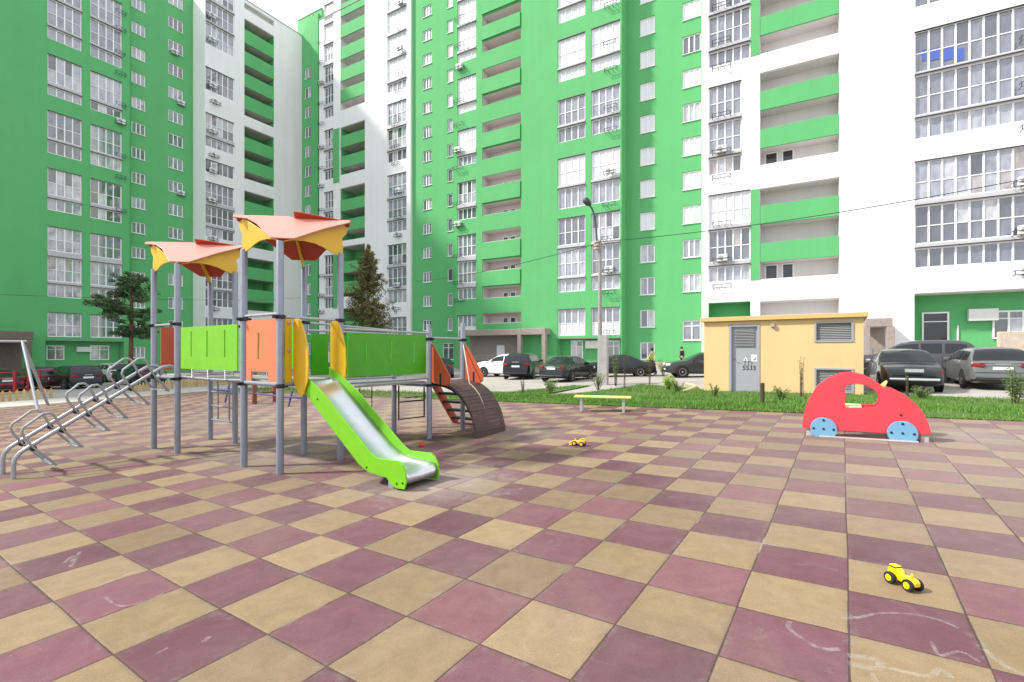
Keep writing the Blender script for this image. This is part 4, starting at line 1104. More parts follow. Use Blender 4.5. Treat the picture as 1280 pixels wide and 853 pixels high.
# outline measured on the front panel plane
def tmap(px, py):
    t = (px-640)/F; q = Vector((t, 1)); den = UX*q.y-UY*q.x
    a = -(tp0.x*q.y-tp0.y*q.x)/den; return a, CAM_H+(HY-py)/F*T(a, 0).y
zoom = [(145, 545), (158, 430), (190, 325), (260, 215), (350, 150), (450, 112), (540, 104), (640, 125), (720, 165), (800, 222), (880, 240), (980, 290), (1060, 355), (1120, 430), (1160, 520), (1178, 600), (1060, 598), (700, 580), (415, 562)]
outl = [tmap(980+x/6.4, 450+y/6.4) for (x, y) in zoom]
winz = [(488, 385), (488, 225), (510, 200), (570, 192), (640, 200), (700, 225), (745, 265), (770, 310), (765, 350), (735, 380)]
wino = [tmap(980+x/6.4, 450+y/6.4) for (x, y) in winz]
def holed_plate(outer, inner, fn, nrm, th):
    bm = bmesh.new(); nv = Vector(nrm).normalized()*th/2; layers = []
    for sgn in (-1, 1):
        vo = [bm.verts.new(fn(*p)+nv*sgn) for p in outer]; vi = [bm.verts.new(fn(*p)+nv*sgn) for p in inner]
        es = [bm.edges.new((vo[i], vo[(i+1) % len(vo)])) for i in range(len(vo))]+[bm.edges.new((vi[i], vi[(i+1) % len(vi)])) for i in range(len(vi))]
        bmesh.ops.triangle_fill(bm, edges=es, use_beauty=True); layers.append((vo, vi))
    for k_ in (0, 1):
        a, b = layers[0][k_], layers[1][k_]
        for i in range(len(a)):
            j = (i+1) % len(a); bm.faces.new((a[i], a[j], b[j], b[i]))
    bmesh.ops.recalc_face_normals(bm, faces=bm.faces)
    mb = MB(); bm.verts.index_update()
    mb.v = [tuple(v.co) for v in bm.verts]; mb.f = [tuple(v.index for v in f.verts) for f in bm.faces]; bm.free(); return mb
for o_ in (0.0, .52):
    p = holed_plate(outl, wino, lambda a, z: T(a, z, o_), NW, .03).build('side_panel', M['redtoy'], toy); bevel(p, .005, 2)
wheels = [tmap(1029.5, 536), tmap(1128, 541.5)]
for o_, sgn in ((-.028, -1), (.548, 1)):
    for (a, z) in wheels:
        mb = MB(); mb.lathe([(.168, -.012), (.172, 0), (.168, .012)], T(a, z, o_), NW, 28); wh = mb.build('wheel', M['bluetoy'], toy, smooth='angle')
        for (da, dz_) in ((0, 0), (.125, 0), (-.125, 0), (0, .13), (0, -.13)):
            bb = MB(); bb.lathe([(.017, 0), (.014, .008)], T(a+da, z+dz_, o_+sgn*.012), NW*sgn, 10); bb.build('bolt', M['clamp'], wh)
a0_, z0_ = tmap(1067, 508)
mb = MB(); mb.box(T(a0_-.08, z0_-.02, .26), (.36, .48, .03), -TA); bevel(mb.build('seat', M['plywood'], toy), .006, 2)
mb = MB(); a1_, z1_ = tmap(1126, 519); mb.lathe([(.017, 0), (.014, .006)], T(a1_, z1_, -.015), -NW, 10); mb.build('bolt', M['clamp'], toy)
a2_, z2_ = tmap(1106, 483)
mb = MB(); mb.tube([T(a2_-.05, z2_-.10, .26), T(a2_, z2_-.02, .26)], .016, 8); mb.tube([T(a2_-.01, z2_-.01, .26-.17), T(a2_+.03, z2_+.05, .26), T(a2_-.01, z2_-.01, .26+.17)], .02, 8); mb.build('steering_bar', M['benchy'], toy, smooth='angle')
for a in (.10, 1.45): mb = MB(); mb.box(T(a, tzs(a)+.05, .26), (.09, .50, .16), -TA); bevel(mb.build('foot_block', M['concrete'], toy), .006, 1)
mb = MB(); mb.box(T(.80, tzs(.80)+.008, -.06), (1.15, .07, .02), M=Matrix.Rotation(-TA, 3, 'Z') @ Matrix.Rotation(-math.atan(.0323*UX), 3, 'Y')); bevel(mb.build('base_plate', M['concrete'], toy), .004, 1)

# ------------------------------------------------------------------ bench
b0, b1 = G(726, 515.5), G(780, 515.5)
bdir = Vector((b1.x-b0.x, b1.y-b0.y, 0)).normalized(); bper = Vector((-bdir.y, bdir.x, 0))
bc = (b0+b1)/2; bz = gz(bc.x, bc.y)
bench = empty('bench', (bc.x, bc.y, bz), 'low backless bench with a pale yellow seat at the edge of the grass', 'bench')
brz = math.atan2(bdir.y, bdir.x); bl = (b1-b0).length+.30
mb = MB()
for k in (-1, 0, 1): mb.box(bc+bper*(.12*k+.12)+Vector((0, 0, .335)), (bl, .112, .03), brz)
bevel(mb.build('seat', M['benchy'], bench), .006, 2)
for s_ in (-1, 1):
    for k in (0, .24):
        mb = MB(); mb.box(bc+bdir*(s_*(bl/2-.16))+bper*k+Vector((0, 0, .158)), (.055, .055, .32), brz); bevel(mb.build('leg', M['benchleg'], bench), .005, 1)

# ------------------------------------------------------------------ toys
def tractor(loc, rz, s, label):
    r = empty('toy_tractor', loc, label, 'toy', rz=rz)
    bd = MB()
    prof = [(-.50, .22), (-.52, .50), (-.42, .60), (-.10, .58), (0.0, .42), (.46, .46), (.56, .36), (.56, .20), (.10, .17), (-.20, .17)]
    k = len(prof)
    bd.plate([(x*s, z*s) for x, z in prof], lambda x, z: Vector((x, 0, z)), (0, 1, 0), .26*s)
    bd.box((-.32*s, 0, .34*s), (.30*s, .40*s, .14*s)); bd.box((.30*s, 0, .33*s), (.44*s, .20*s, .20*s))
    bevel(bd.build('body', M['yplastic'], r), .012*s*4, 3)
    cb = MB(); cb.box((-.30*s, 0, .575*s), (.26*s, .25*s, .10*s)); bevel(cb.build('cab', M['bplastic'], r), .04*s, 3)
    cb = MB(); cb.box((-.31*s, 0, .63*s), (.27*s, .27*s, .03*s)); bevel(cb.build('cab_roof', M['yplastic'], r), .012*s, 2)
    st = MB(); st.lathe([(.03*s, 0), (.05*s, .08*s), (.03*s, .16*s)], (.34*s, 0, .44*s), n=10); st.build('stack', M['yplastic'], r)
    for (x, y, rr, w) in ((-.30, .24, .21, .14), (-.30, -.24, .21, .14), (.36, .20, .21, .12), (.36, -.20, .21, .12)):
        t = MB(); sg_ = 1 if y > 0 else -1
        t.lathe([(rr*s*.62, -w*s/2), (rr*s*.94, -w*s/2), (rr*s, -w*s/3), (rr*s, w*s/3), (rr*s*.94, w*s/2), (rr*s*.62, w*s/2)], (x*s, y*s, rr*s), (0, 1, 0), 18)
        to_ = t.build('wheel', M['tyre'], r, smooth='angle')
        t = MB(); t.lathe([(rr*s*.60, 0), (rr*s*.52, .03*s), (rr*s*.25, .02*s), (rr*s*.20, .05*s), (rr*s*.05, .05*s)], (x*s, (y+sg_*w*.45)*s, rr*s), (0, sg_, 0), 14); t.build('hub', M['yplastic'], to_, smooth='angle')
    return r
g = G(1129, 733); d_ = (G(1141, 739)-G(1117, 727)); tractor((g.x, g.y, g.z), math.atan2(d_.y, d_.x), .158, 'yellow toy tractor with black tyres alone on the tiles in the foreground')
g = G(724, 557.5); tz_ = tractor((g.x, g.y, g.z), R(150), .175, 'small yellow toy loader on the tiles between slide and bench')
mb = MB(); mb.plate([(.55*.175, .05*.175), (.80*.175, .02*.175), (.84*.175, .30*.175), (.62*.175, .34*.175)], lambda x, z: Vector((x, 0, z)), (0, 1, 0), .56*.175); mb.build('bucket', M['yplastic'], tz_)
g = G(527, 558.5)
mb = MB(); mb.lathe([(.025, 0), (.042, .012), (.045, .035), (.030, .05), (.034, .062), (.012, .07)], (g.x, g.y, g.z+.001), n=14)
tag(mb.build('toy_cup', M['redplastic'], smooth='angle'), 'tiny red plastic toy lying beside the foot of the slide', 'toy')

# ------------------------------------------------------------------ chalk lines on the tiles
random.seed(11)
cm_ = MB()
def chalk(pxs, w):
    pts = [G(*p) for p in pxs]; fine = []
    for i in range(len(pts)-1):
        for k in range(6):
            f = k/6; p0 = pts[max(0, i-1)]; p1 = pts[i]; p2 = pts[i+1]; p3 = pts[min(len(pts)-1, i+2)]
            fine.append(.5*((2*p1)+(p2-p0)*f+(2*p0-5*p1+4*p2-p3)*f*f+(3*p1-p0-3*p2+p3)*f**3))
    fine.append(pts[-1])
    for a, b in zip(fine, fine[1:]):
        d = Vector((b.x-a.x, b.y-a.y, 0))
        if d.length < 1e-4: continue
        n = Vector((-d.y, d.x, 0)).normalized()*w*.4
        cm_.quad(*[(q.x, q.y, gz(q.x, q.y)+.0015) for q in (a-n, b-n, b+n, a+n)])
chalk([(988, 776), (986, 785), (1000, 797), (1025, 811), (1050, 812)], .03)
chalk([(1052, 774), (1075, 772), (1100, 767), (1140, 768), (1175, 776), (1200, 786)], .025)
chalk([(1165, 803), (1175, 820), (1200, 815), (1225, 828)], .02); chalk([(1060, 820), (1100, 826), (1095, 836), (1060, 830)], .05)
chalk([(1090, 842), (1096, 853), (1102, 866)], .02); chalk([(1230, 812), (1255, 832), (1285, 846)], .03); chalk([(1236, 838), (1250, 853)], .02)
chalk([(1110, 835), (1160, 846), (1175, 836), (1190, 848)], .03)
chalk([(78, 706), (92, 695), (88, 709), (100, 690)], .03); chalk([(130, 746), (150, 758), (180, 752), (205, 742)], .02); chalk([(118, 735), (140, 726), (165, 716)], .02)
chalk([(250, 806), (262, 796)], .035); chalk([(195, 818), (210, 810)], .025)
tag(cm_.build('chalk_drawing', M['chalk']), kind='stuff')

# ------------------------------------------------------------------ swing at the far left
p1, p2 = G(61, 507), G(48, 514); ap = at(28, 427, 17.0)
sw = empty('swing', (ap.x, ap.y, gz(ap.x, ap.y)), 'grey steel swing frame with a hanging flat seat, at the left edge', 'swing')
for p in (p1, p2):
    mb = MB(); mb.tube([ap, Vector((p.x, p.y, p.z-.05))], .045, 10); mb.build('leg', M['galv'], sw, smooth='angle')
far = ap+Vector((-3.2, -1.5, .0))
for p in (p1, p2):
    mb = MB(); mb.tube([far, Vector((far.x-.5, far.y+(p.y-ap.y), gz(far.x, far.y)-.05))], .045, 10); mb.build('leg', M['galv'], sw, smooth='angle')
mb = MB(); mb.tube([ap+Vector((.1, .05, 0)), far], .045, 10); mb.build('top_beam', M['galv'], sw, smooth='angle')
for k in (.28, .72):
    c = ap.lerp(far, k); zs_ = gz(c.x, c.y)+.46
    a = Vector((far-ap)).normalized()*.22
    for s_ in (-1, 1):
        mb = MB(); mb.tube([c+a*s_*.9, Vector((c.x, c.y, zs_))+a*s_], .010, 6); mb.build('chain', M['galv'], sw)
    mb = MB(); mb.box((c.x, c.y, zs_-.015), (.52, .20, .035), math.atan2(a.y, a.x)); bevel(mb.build('seat', M['black'], sw), .012, 2)

# ------------------------------------------------------------------ fences on the left
def pickets(p, q, h, label, sp=.21):
    n = max(2, int((q-p).length/sp)); mb = MB(); dr_ = (q-p).normalized(); rz_ = math.atan2(dr_.y, dr_.x)
    c = (p+q)/2; r = empty('picket_fence', (c.x, c.y, gz(c.x, c.y)), label, 'fence', 'low picket fences along the path')
    for i in range(n+1):
        a = p.lerp(q, i/n); hh = h*random.uniform(.93, 1.06); z = gz(a.x, a.y)
        x = Vector((dr_.x, dr_.y, 0))*.055; y = Vector((-dr_.y, dr_.x, 0))
        mb.plate([(-.055, -.05), (.055, -.05), (.055, hh*.8), (0, hh), (-.055, hh*.8)], lambda s_, zz_: Vector((a.x, a.y, z+zz_))+x/.055*s_, y, .025)
    mb.build('pickets', M['wood'], r)
    mb = MB()
    for f_ in (.3, .65): mb.tube([Vector((p.x, p.y, gz(p.x, p.y)+h*f_))+Vector((-dr_.y, dr_.x, 0))*.03, Vector((q.x, q.y, gz(q.x, q.y)+h*f_))+Vector((-dr_.y, dr_.x, 0))*.03], .025, 6)
    mb.build('rail', M['wood'], r)
pickets(G(-45, 505), G(64, 497), .46, 'raw wooden picket fence in front of the red metal railings')
pickets(G(166, 489.5), G(318, 477.5), .42, 'raw wooden picket fence seen under the bridge of the climbing frame')
def redfence(pa, pb, label):
    p, q = G(*pa), G(*pb); c = (p+q)/2; r = empty('red_railing', (c.x, c.y, gz(c.x, c.y)), label, 'railing', 'red metal railings by the parked cars')
    h = 1.25
    for a in (p, q):
        mb = MB(); mb.box((a.x, a.y, gz(a.x, a.y)+h/2), (.10, .10, h), .5); mb.build('post', M['redfence'], r)
    mb = MB()
    for f_ in (.18, .42, .68, .93): mb.tube([p+Vector((0, 0, h*f_)), q+Vector((0, 0, h*f_))], .028, 6)
    mb.build('rail', M['redfence'], r)
redfence((-30, 494), (18, 492), 'red metal railing at the left edge behind the swing')
redfence((19, 491), (35, 489.5), 'short red metal railing between swing seat and swing leg')
redfence((49, 488.5), (79, 485.5), 'red metal railing in front of the dark parked car with a white plate')

# ------------------------------------------------------------------ small equipment behind the play structure
pa, pb = G(318, 505.5), G(343.5, 502.5); c = (pa+pb)/2
r = empty('wooden_hurdle', (c.x, c.y, gz(c.x, c.y)), 'red brown two post hurdle behind the climbing frame', 'play hurdle')
for p in (pa, pb):
    mb = MB(); mb.lathe([(.075, -.1), (.075, .98), (.06, 1.02)], (p.x, p.y, gz(p.x, p.y)), n=12); mb.build('post', M['redpost'], r, smooth='angle')
for h in (.34, .68):
    mb = MB(); mb.tube([pa+Vector((0, 0, h)), pb+Vector((0, 0, h))], .03, 8); mb.build('bar', M['redpost'], r, smooth='angle')
pa, pb = G(281, 503.5), G(360, 508.5); c = (pa+pb)/2
r = empty('low_bar_frame', (c.x, c.y, gz(c.x, c.y)), 'low violet blue tubular frame standing behind the climbing frame', 'play frame')
for p, h in ((pa, .58), (pb, .44)):
    mb = MB(); mb.tube([p+Vector((0, 0, -.05)), p+Vector((.08, .1, h))], .03, 8); mb.build('leg', M['bluebar'], r, smooth='angle')
mb = MB(); mb.tube([pa+Vector((-.4, .0, .46)), pa+Vector((.3, -.1, .42)), pb+Vector((0, 0, .28)), pb+Vector((.4, 0, .26))], .028, 8); mb.build('bar', M['bluebar'], r, smooth='angle')

# ------------------------------------------------------------------ street lamp, concrete block, cables
lb = G(750, 480); d_l = lb.y
lamp = empty('street_lamp', (lb.x, lb.y, lb.z), 'tall weathered street lamp with a curved arm beside the concrete pylon', 'street lamp')
mb = MB(); ztop = CAM_H+(HY-300)/F*d_l
mb.lathe([(.13, 0), (.10, ztop*.5), (.075, ztop-lb.z)], lb, n=14); mb.build('pole', M['lamp_pole'], lamp, smooth='angle')
arm = [at(746, 302, d_l), at(745, 285, d_l), at(743.5, 270, d_l), at(740, 261, d_l), at(736.5, 256, d_l)]
mb = MB(); mb.tube(arm, .045, 10); mb.build('arm', M['darkmetal'], lamp, smooth='angle')
e0, e1 = at(738, 257, d_l), at(730, 248.5, d_l)
mb = MB(); mb.tube([e0, e0.lerp(e1, .3), e0.lerp(e1, .8), e1], [.07, .16, .17, .08], 10); mb.build('lamp_head', M['darkmetal'], lamp, smooth=True)
mb = MB()
for k in range(3): mb.lathe([(.10, -.05), (.14, -.03), (.14, .03), (.10, .05)], at(745.5, 303+k*4, d_l), n=10)
mb.build('bracket', M['rope'], lamp)
pyl = G(754.5, 480.5)
mb = MB(); hpy = CAM_H+(HY-420)/F*pyl.y-pyl.z
mb.box((pyl.x, pyl.y+.1, pyl.z+hpy/2-.05), (.46, .55, hpy+.1), R(-20))
o = bevel(mb.build('concrete_pylon', M['concrete']), .02, 2); tag(o, 'upright grey concrete pylon standing against the street lamp pole', 'pylon')
def cable(name, pts, r, sag, label):
    out = []
    for a, b in zip(pts, pts[1:]):
        L_ = (b-a).length
        for i in range(17):
            f = i/16; p = a.lerp(b, f); p.z -= 4*sag*L_*f*(1-f); out.append(p)
    mb = MB(); mb.tube(out, r, 6); tag(mb.build(name, M['cable'], smooth=True), label, 'cable', 'overhead cables')
aR = at(1330, 214, 18.0); aL = at(745, 303, d_l)
cable('overhead_cable', [aR, aL], .016, .018, 'black overhead cable from the lamp pole to the upper right')
cable('overhead_cable', [at(745, 305, d_l), at(520, 352, 46.5)], .016, .012, 'thin overhead cable from the lamp pole to the white corner block')
cable('overhead_cable', [at(-60, 366, 40), at(300, 376, 44), at(376, 372, 60)], .014, .004, 'thin overhead cable crossing the all green block behind the canopies')

# ------------------------------------------------------------------ cars
PR = {
 'sedan': [(0, .40), (.012, .58), (.035, .655), (.16, .685), (.24, .83), (.31, .955), (.38, 1.0), (.50, 1.0), (.58, .955), (.66, .83), (.745, .665), (.86, .63), (.94, .575), (.985, .48), (1, .38)],
 'suv': [(0, .36), (.010, .55), (.03, .635), (.065, .78), (.105, .92), (.16, .985), (.30, 1.0), (.48, .99), (.57, .94), (.655, .80), (.72, .675), (.86, .645), (.95, .585), (.988, .47), (1, .36)],
 'hatch': [(0, .38), (.012, .55), (.04, .66), (.09, .80), (.15, .93), (.22, .99), (.42, 1.0), (.54, .96), (.64, .82), (.73, .665), (.86, .62), (.95, .55), (.988, .45), (1, .36)],
 'wagon': [(0, .38), (.010, .56), (.03, .65), (.07, .80), (.10, .92), (.15, .975), (.30, 1.0), (.48, .995), (.57, .95), (.66, .82), (.745, .665), (.86, .625), (.95, .56), (.988, .45), (1, .36)],
 'classic': [(0, .36), (.02, .46), (.06, .555), (.13, .62), (.22, .66), (.265, .76), (.32, .90), (.39, .98), (.47, 1.0), (.55, .965), (.60, .85), (.655, .69), (.80, .665), (.92, .61), (.98, .50), (1, .38)]}
def lerpp(tab, s):
    for (a, b), (c, d) in zip(tab, tab[1:]):
        if s <= c: return b+(d-b)*(s-a)/max(1e-6, c-a)
    return tab[-1][1]
def car(kind, label, paint, rough, wx, wy, yaw, L=4.6, W=1.80, H=1.46, clear=.20, wr=.32, z=None, plate=True, chrome=False, light='wheel', darkglass=None):
    tab = PR[kind]; belt = H*.655
    gz_ = gz(wx, wy)-.03 if z is None else z
    root = empty('parked_car', (wx, wy, gz_), label, 'car', 'cars parked between playground and buildings', rz=yaw)
    # follow the slope of the ground
    pm = mat('car_paint', paint, rough, metal=.3 if max(paint) < .7 else 0.0, spec=.35, coat=.45)
    def zt(s):
        k = .012; return (lerpp(tab, max(0, s-k))+lerpp(tab, s)*2+lerpp(tab, min(1, s+k)))/4*H
    def hw(s):
        e = abs(2*s-1); w = W/2*(1-.10*e**5)
        if s < .03: w *= .90+.10*(s/.03)**.5
        if s > .95: w *= 1-.16*((s-.95)/.05)**2
        return w
    def ring(s):
        z1 = zt(s); w = hw(s); bz_ = min(belt, z1-.05); zz_ = z1-bz_
        zb = clear + (.10*max(0, (s-.93)/.07)+.12*max(0, (.07-s)/.07))
        k = max(0, min(1, (zz_-.05)/(H-belt-.05))); wt = w*(.965-.22*k)
        side_ = .62*bz_
        r = [(0, zb), (.80*w, zb), (.965*w, zb+.07), (w, zb+.35*(side_-zb)), (1.005*w, side_), (.975*w, bz_-.03*(1-k)), (.93*w+(wt-.93*w)*k if k else .93*w, bz_+.84*zz_), (wt-.10*w, z1-.012*(1+k)), (wt*.5, z1+.004), (0, z1+.010)]
        return r
    def P(s, k):
        r = ring(s); i = min(int(k), 8); f = k-i; return Vector(((s-.5)*L, r[i][0]+(r[i+1][0]-r[i][0])*f, r[i][1]+(r[i+1][1]-r[i][1])*f))
    body = MB(); NS = 46; ss = [(.5-.5*math.cos(math.pi*i/NS)) * .5 + .5*i/NS for i in range(NS+1)]
    for s in ss:
        half = [P(s, k) for k in range(10)]; full = half+[Vector((p.x, -p.y, p.z)) for p in reversed(half[1:9])]
        body.v += [tuple(p) for p in full]
    n = 18
    for i in range(NS):
        for j in range(n): body.f.append((i*n+j, i*n+(j+1) % n, (i+1)*n+(j+1) % n, (i+1)*n+j))
    body.f.append(tuple(reversed(range(n)))); body.f.append(tuple(NS*n+j for j in range(n)))
    bo = body.build('body', pm, root, smooth='angle', org=(0, 0, 0))
    def patch(name, m, s0, s1, k0, k1, off=.007, ns=10, nk=4, mirror=False, parent=root, trap=0.0):
        for sg_ in ((1, -1) if mirror == 'both' else (1,)):
            mb = MB()
            for i in range(ns+1):
                for j in range(nk+1):
                    kk = k0+(k1-k0)*j/nk; t = j/nk
                    s = (s0+trap*t)+(s1-s0-2*trap*t if trap else s1-s0)*i/ns
                    p = P(s, kk); e = .004
                    dn = (P(min(1, s+e), kk)-P(max(0, s-e), kk)).cross(P(s, min(9, kk+.02))-P(s, kk-.02))
                    if dn.length > 1e-9:
                        dn.normalize()
                        if dn.y*p.y+dn.z*.3 < 0: dn = -dn
                        p = p+dn*off
                    mb.v.append((p.x, p.y*sg_, p.z))
            for i in range(ns):
                for j in range(nk): mb.f.append((i*(nk+1)+j, (i+1)*(nk+1)+j, (i+1)*(nk+1)+j+1, i*(nk+1)+j+1))
            mb.build(name, m, parent, smooth=True, org=(0, 0, 0))
    def cross(name, m, s0, s1, kmin, off=.008, ns=8):
        mb = MB(); ks = [kmin+(9-kmin)*j/6 for j in range(7)]; cols = [(k, 1) for k in ks]+[(k, -1) for k in reversed(ks[:-1])]
        for i in range(ns+1):
            s = s0+(s1-s0)*i/ns
            for (k, sg_) in cols:
                p = P(s, k); mid = P(min(1, s+.01), 9)-P(max(0, s-.01), 9); nn = Vector((-mid.z, 0, mid.x)).normalized()
                if nn.z < 0: nn = -nn
                p = p+nn*off; mb.v.append((p.x, p.y*sg_, p.z))
        c_ = len(cols)
        for i in range(ns):
            for j in range(c_-1): mb.f.append((i*c_+j, (i+1)*c_+j, (i+1)*c_+j+1, i*c_+j+1))
        mb.build(name, m, root, smooth=True, org=(0, 0, 0))
    gm = M['glass_car']
    A_ = {'sedan': ((.205, .34), (.36, .47), (.485, .66), (.57, .735), (.175, .315)), 'suv': ((.13, .27), (.29, .43), (.445, .655), (.56, .715), (.04, .135)),
          'hatch': ((.17, .27), (.29, .43), (.445, .66), (.555, .72), (.05, .185)), 'wagon': ((.12, .27), (.29, .43), (.445, .665), (.57, .735), (.038, .125)),
          'classic': ((.29, .36), (.375, .455), (.47, .60), (.555, .65), (.235, .355))}[kind]
    for (a, b) in A_[:3]: patch('side_window', gm, a, b, 5.12, 5.90, mirror='both')
    cross('windscreen', gm, *A_[3], 6.75); cross('rear_window', gm, *A_[4], 6.75)
    for s in (.285, .437, .665):                                     # door gaps
        patch('door_gap', M['black'], s-.0012, s+.0012, 2.2, 5.05, .003, 1, 10, mirror='both')
    for s in (.31, .46): patch('door_handle', M['chrome'] if chrome else pm, s, s+.035, 4.45, 4.62, .022, 3, 1, mirror='both')
    # wheels
    for x in (-.30*L, .305*L):
        for sg_ in (-1, 1):
            s = x/L+.5; w = hw(s)
            mb = MB(); mb.lathe([(wr*1.19, -.03), (wr*1.19, .010), (wr*1.15, .014)], (x, sg_*(w-.0), wr*1.02), (0, sg_, 0), 22); mb.build('wheel_arch', M['black'], root, org=(0, 0, 0))
            mb = MB(); y0 = sg_*(w-.06)
            mb.lathe([(wr*.60, -.10), (wr*.95, -.10), (wr, -.07), (wr, .06), (wr*.95, .085), (wr*.66, .088), (wr*.62, .06)], (x, y0, wr), (0, sg_, 0), 24)
            wo = mb.build('wheel', M['tyre'], root, smooth='angle', org=(0, 0, 0))
            mb = MB(); mb.lathe([(wr*.64, .02), (wr*.64, .078), (wr*.58, .074), (wr*.56, .03)], (x, y0, wr), (0, sg_, 0), 24)
            for q in range(5):
                a = 2*math.pi*q/5+.3; c_ = Vector((x+math.cos(a)*wr*.33, y0+sg_*.062, wr+math.sin(a)*wr*.33))
                mb.box(c_, (wr*.56, .022, wr*.17), M=Matrix.Rotation(-a, 3, 'Y'))
            mb.lathe([(wr*.16, .05), (wr*.15, .08), (wr*.05, .085)], (x, y0, wr), (0, sg_, 0), 12)
            mb.build('rim', M['chrome'] if chrome else M['rim'], wo, smooth='angle', org=(0, 0, 0))
    # lights, plates, bumpers, mirrors
    for sg_ in (-1, 1):
        zl = .575*H if kind != 'classic' else .47*H
        sz = {'sedan': (.06, .30, .15), 'suv': (.08, .34, .15), 'hatch': (.07, .22, .26), 'wagon': (.07, .36, .13), 'classic': (.05, .075, .11)}[kind]
        s = .022; mb = MB(); mb.box((-L/2+.055, sg_*(hw(.02)-sz[1]*.52), zl), sz, sg_*R(-12)); bevel(mb.build('taillight', M['redlamp'], root, org=(0, 0, 0)), .02, 2)
        mb = MB()
        if kind == 'classic': mb.lathe([(.02, -.05), (.10, 0), (.09, .03), (.03, .05)], (L/2-.07, sg_*W*.36, .56*H), (1, 0, 0), 14)
        else: mb.box((L/2-.10, sg_*(W*.37), .50*H), (.14, .34, .13), sg_*R(28))
        bevel(mb.build('headlight', M['clearlamp'], root, org=(0, 0, 0)), .02, 2)
        mb = MB(); mb.box((.155*L, sg_*(W/2+.07), belt+.06), (.11, .18, .13)); bevel(mb.build('mirror', pm if not chrome else M['chrome'], root, org=(0, 0, 0)), .035, 3)
    if plate:
        mb = MB(); mb.box((-L/2-.004, 0, .50*H if kind != 'sedan' else .52*H), (.025, .52, .112)); mb.build('number_plate', M['plate'], root, org=(0, 0, 0))
        mb = MB(); mb.box((L/2+.002, 0, .30*H), (.025, .52, .112)); mb.build('number_plate', M['plate'], root, org=(0, 0, 0))
    mb = MB(); mb.box((-L/2-.004, 0, .615*H if kind != 'classic' else .43*H), (.02, W*.66, .014)); mb.build('boot_gap', M['black'], root, org=(0, 0, 0))
    if kind != 'classic':
        mb = MB(); mb.box((-L/2-.006, 0, .40*H), (.02, W*.80, .012)); mb.build('bumper_seam', M['black'], root, org=(0, 0, 0))
        mb = MB(); mb.box((-L/2-.012, 0, .66*H if kind == 'suv' else .60*H), (.03, .42, .03)); bevel(mb.build('trim_strip', M['chrome'], root, org=(0, 0, 0)), .008, 1)
    bm_ = M['chrome'] if chrome else M['black']
    for e in (-1, 1):
        s = .006 if e < 0 else .994; wb = hw(s)
        zc = .30*H if chrome else .235*H
        mb = MB(); pts = [Vector((e*(L/2-.10-.20), -wb*1.02, zc)), Vector((e*(L/2+.00), -wb*.86, zc)), Vector((e*(L/2+.045), 0, zc)), Vector((e*(L/2+.00), wb*.86, zc)), Vector((e*(L/2-.30), wb*1.02, zc))]
        mb.tube(pts, .07 if not chrome else .055, 8); mb.build('bumper', bm_, root, smooth='angle', org=(0, 0, 0))
    return root
def car_at(px, py, yaw_deg, kind, label, paint, rough=.28, off=(0, 0), **kw):
    g = G(px, py); return car(kind, label, paint, rough, g.x+off[0], g.y+off[1], R(yaw_deg), **kw)
BLK, DGRN, DGREY, WHT, SILV = (.010, .010, .012), (.016, .022, .019), (.045, .048, .052), (.78, .78, .78), (.36, .37, .375)
# yaw: direction the nose points; 90 = away from the camera
car_at(638, 471, 150, 'suv', 'white crossover car parked in front of the stone entrance porch', WHT, L=4.4, H=1.62, off=(-.3, 1.0))
car_at(650, 474, 74, 'suv', 'black crossover seen from behind, parked left of the dark green sedan', BLK, L=4.6, W=1.88, H=1.66, off=(.35, 1.8))
car_at(702, 477, 58, 'sedan', 'dark green sedan seen from behind, nearest of the middle cars to the grass', DGRN, L=4.45, W=1.75, H=1.44, off=(.55, 1.5))
car_at(774, 471, 172, 'sedan', 'long dark sedan with silver wheels standing side on behind the concrete pylon', (.020, .022, .028), L=4.9, W=1.85, H=1.42, off=(0, 1.0))
car_at(872, 472, 172, 'hatch', 'dark grey hatchback half hidden behind the apricot hut', DGREY, L=4.4, W=1.8, H=1.50, off=(.7, 1.0))
car_at(545, 473, 100, 'sedan', 'black car mostly hidden behind the arched ramp', BLK, L=4.5, H=1.45, off=(0, 2.0))
car_at(1135, 490.5, 60, 'classic', 'black vintage saloon with chrome bumper seen from behind', (.020, .024, .024), rough=.22, L=4.6, W=1.80, H=1.52, chrome=True, off=(1.25, 1.85))
car('suv', 'dark grey tall off road car parked behind the vintage saloon', (.060, .058, .066), .28, 18.0, 22.0, R(139), L=4.9, W=1.9, H=1.85, wr=.38, z=gz(18, 22)-.03)
car_at(1245, 487, 58, 'wagon', 'silver grey estate car seen from behind at the right edge', (.15, .155, .152), L=4.7, W=1.82, H=1.50, off=(1.25, 1.75))
car_at(5, 490, 150, 'sedan', 'dark purple black car at the left edge behind the picket fence', (.022, .014, .022), H=1.42, off=(-1.9, 1.3))
car_at(62, 486, 150, 'hatch', 'dark blue grey car with a white plate behind the red railing', (.022, .030, .038), H=1.50, off=(-1.8, 1.2))
car_at(106, 485.5, 150, 'wagon', 'black estate car seen from behind between red railing and pine tree', BLK, H=1.52, off=(-1.8, 1.2))
car_at(140, 478, 150, 'suv', 'pale silver car beyond the black estate car', (.48, .49, .49), H=1.6, off=(-1.8, 2.0))
car_at(183, 480.5, 150, 'sedan', 'dark navy car parked behind the pine trunk', (.012, .014, .030), H=1.46, off=(-1.6, 1.4))

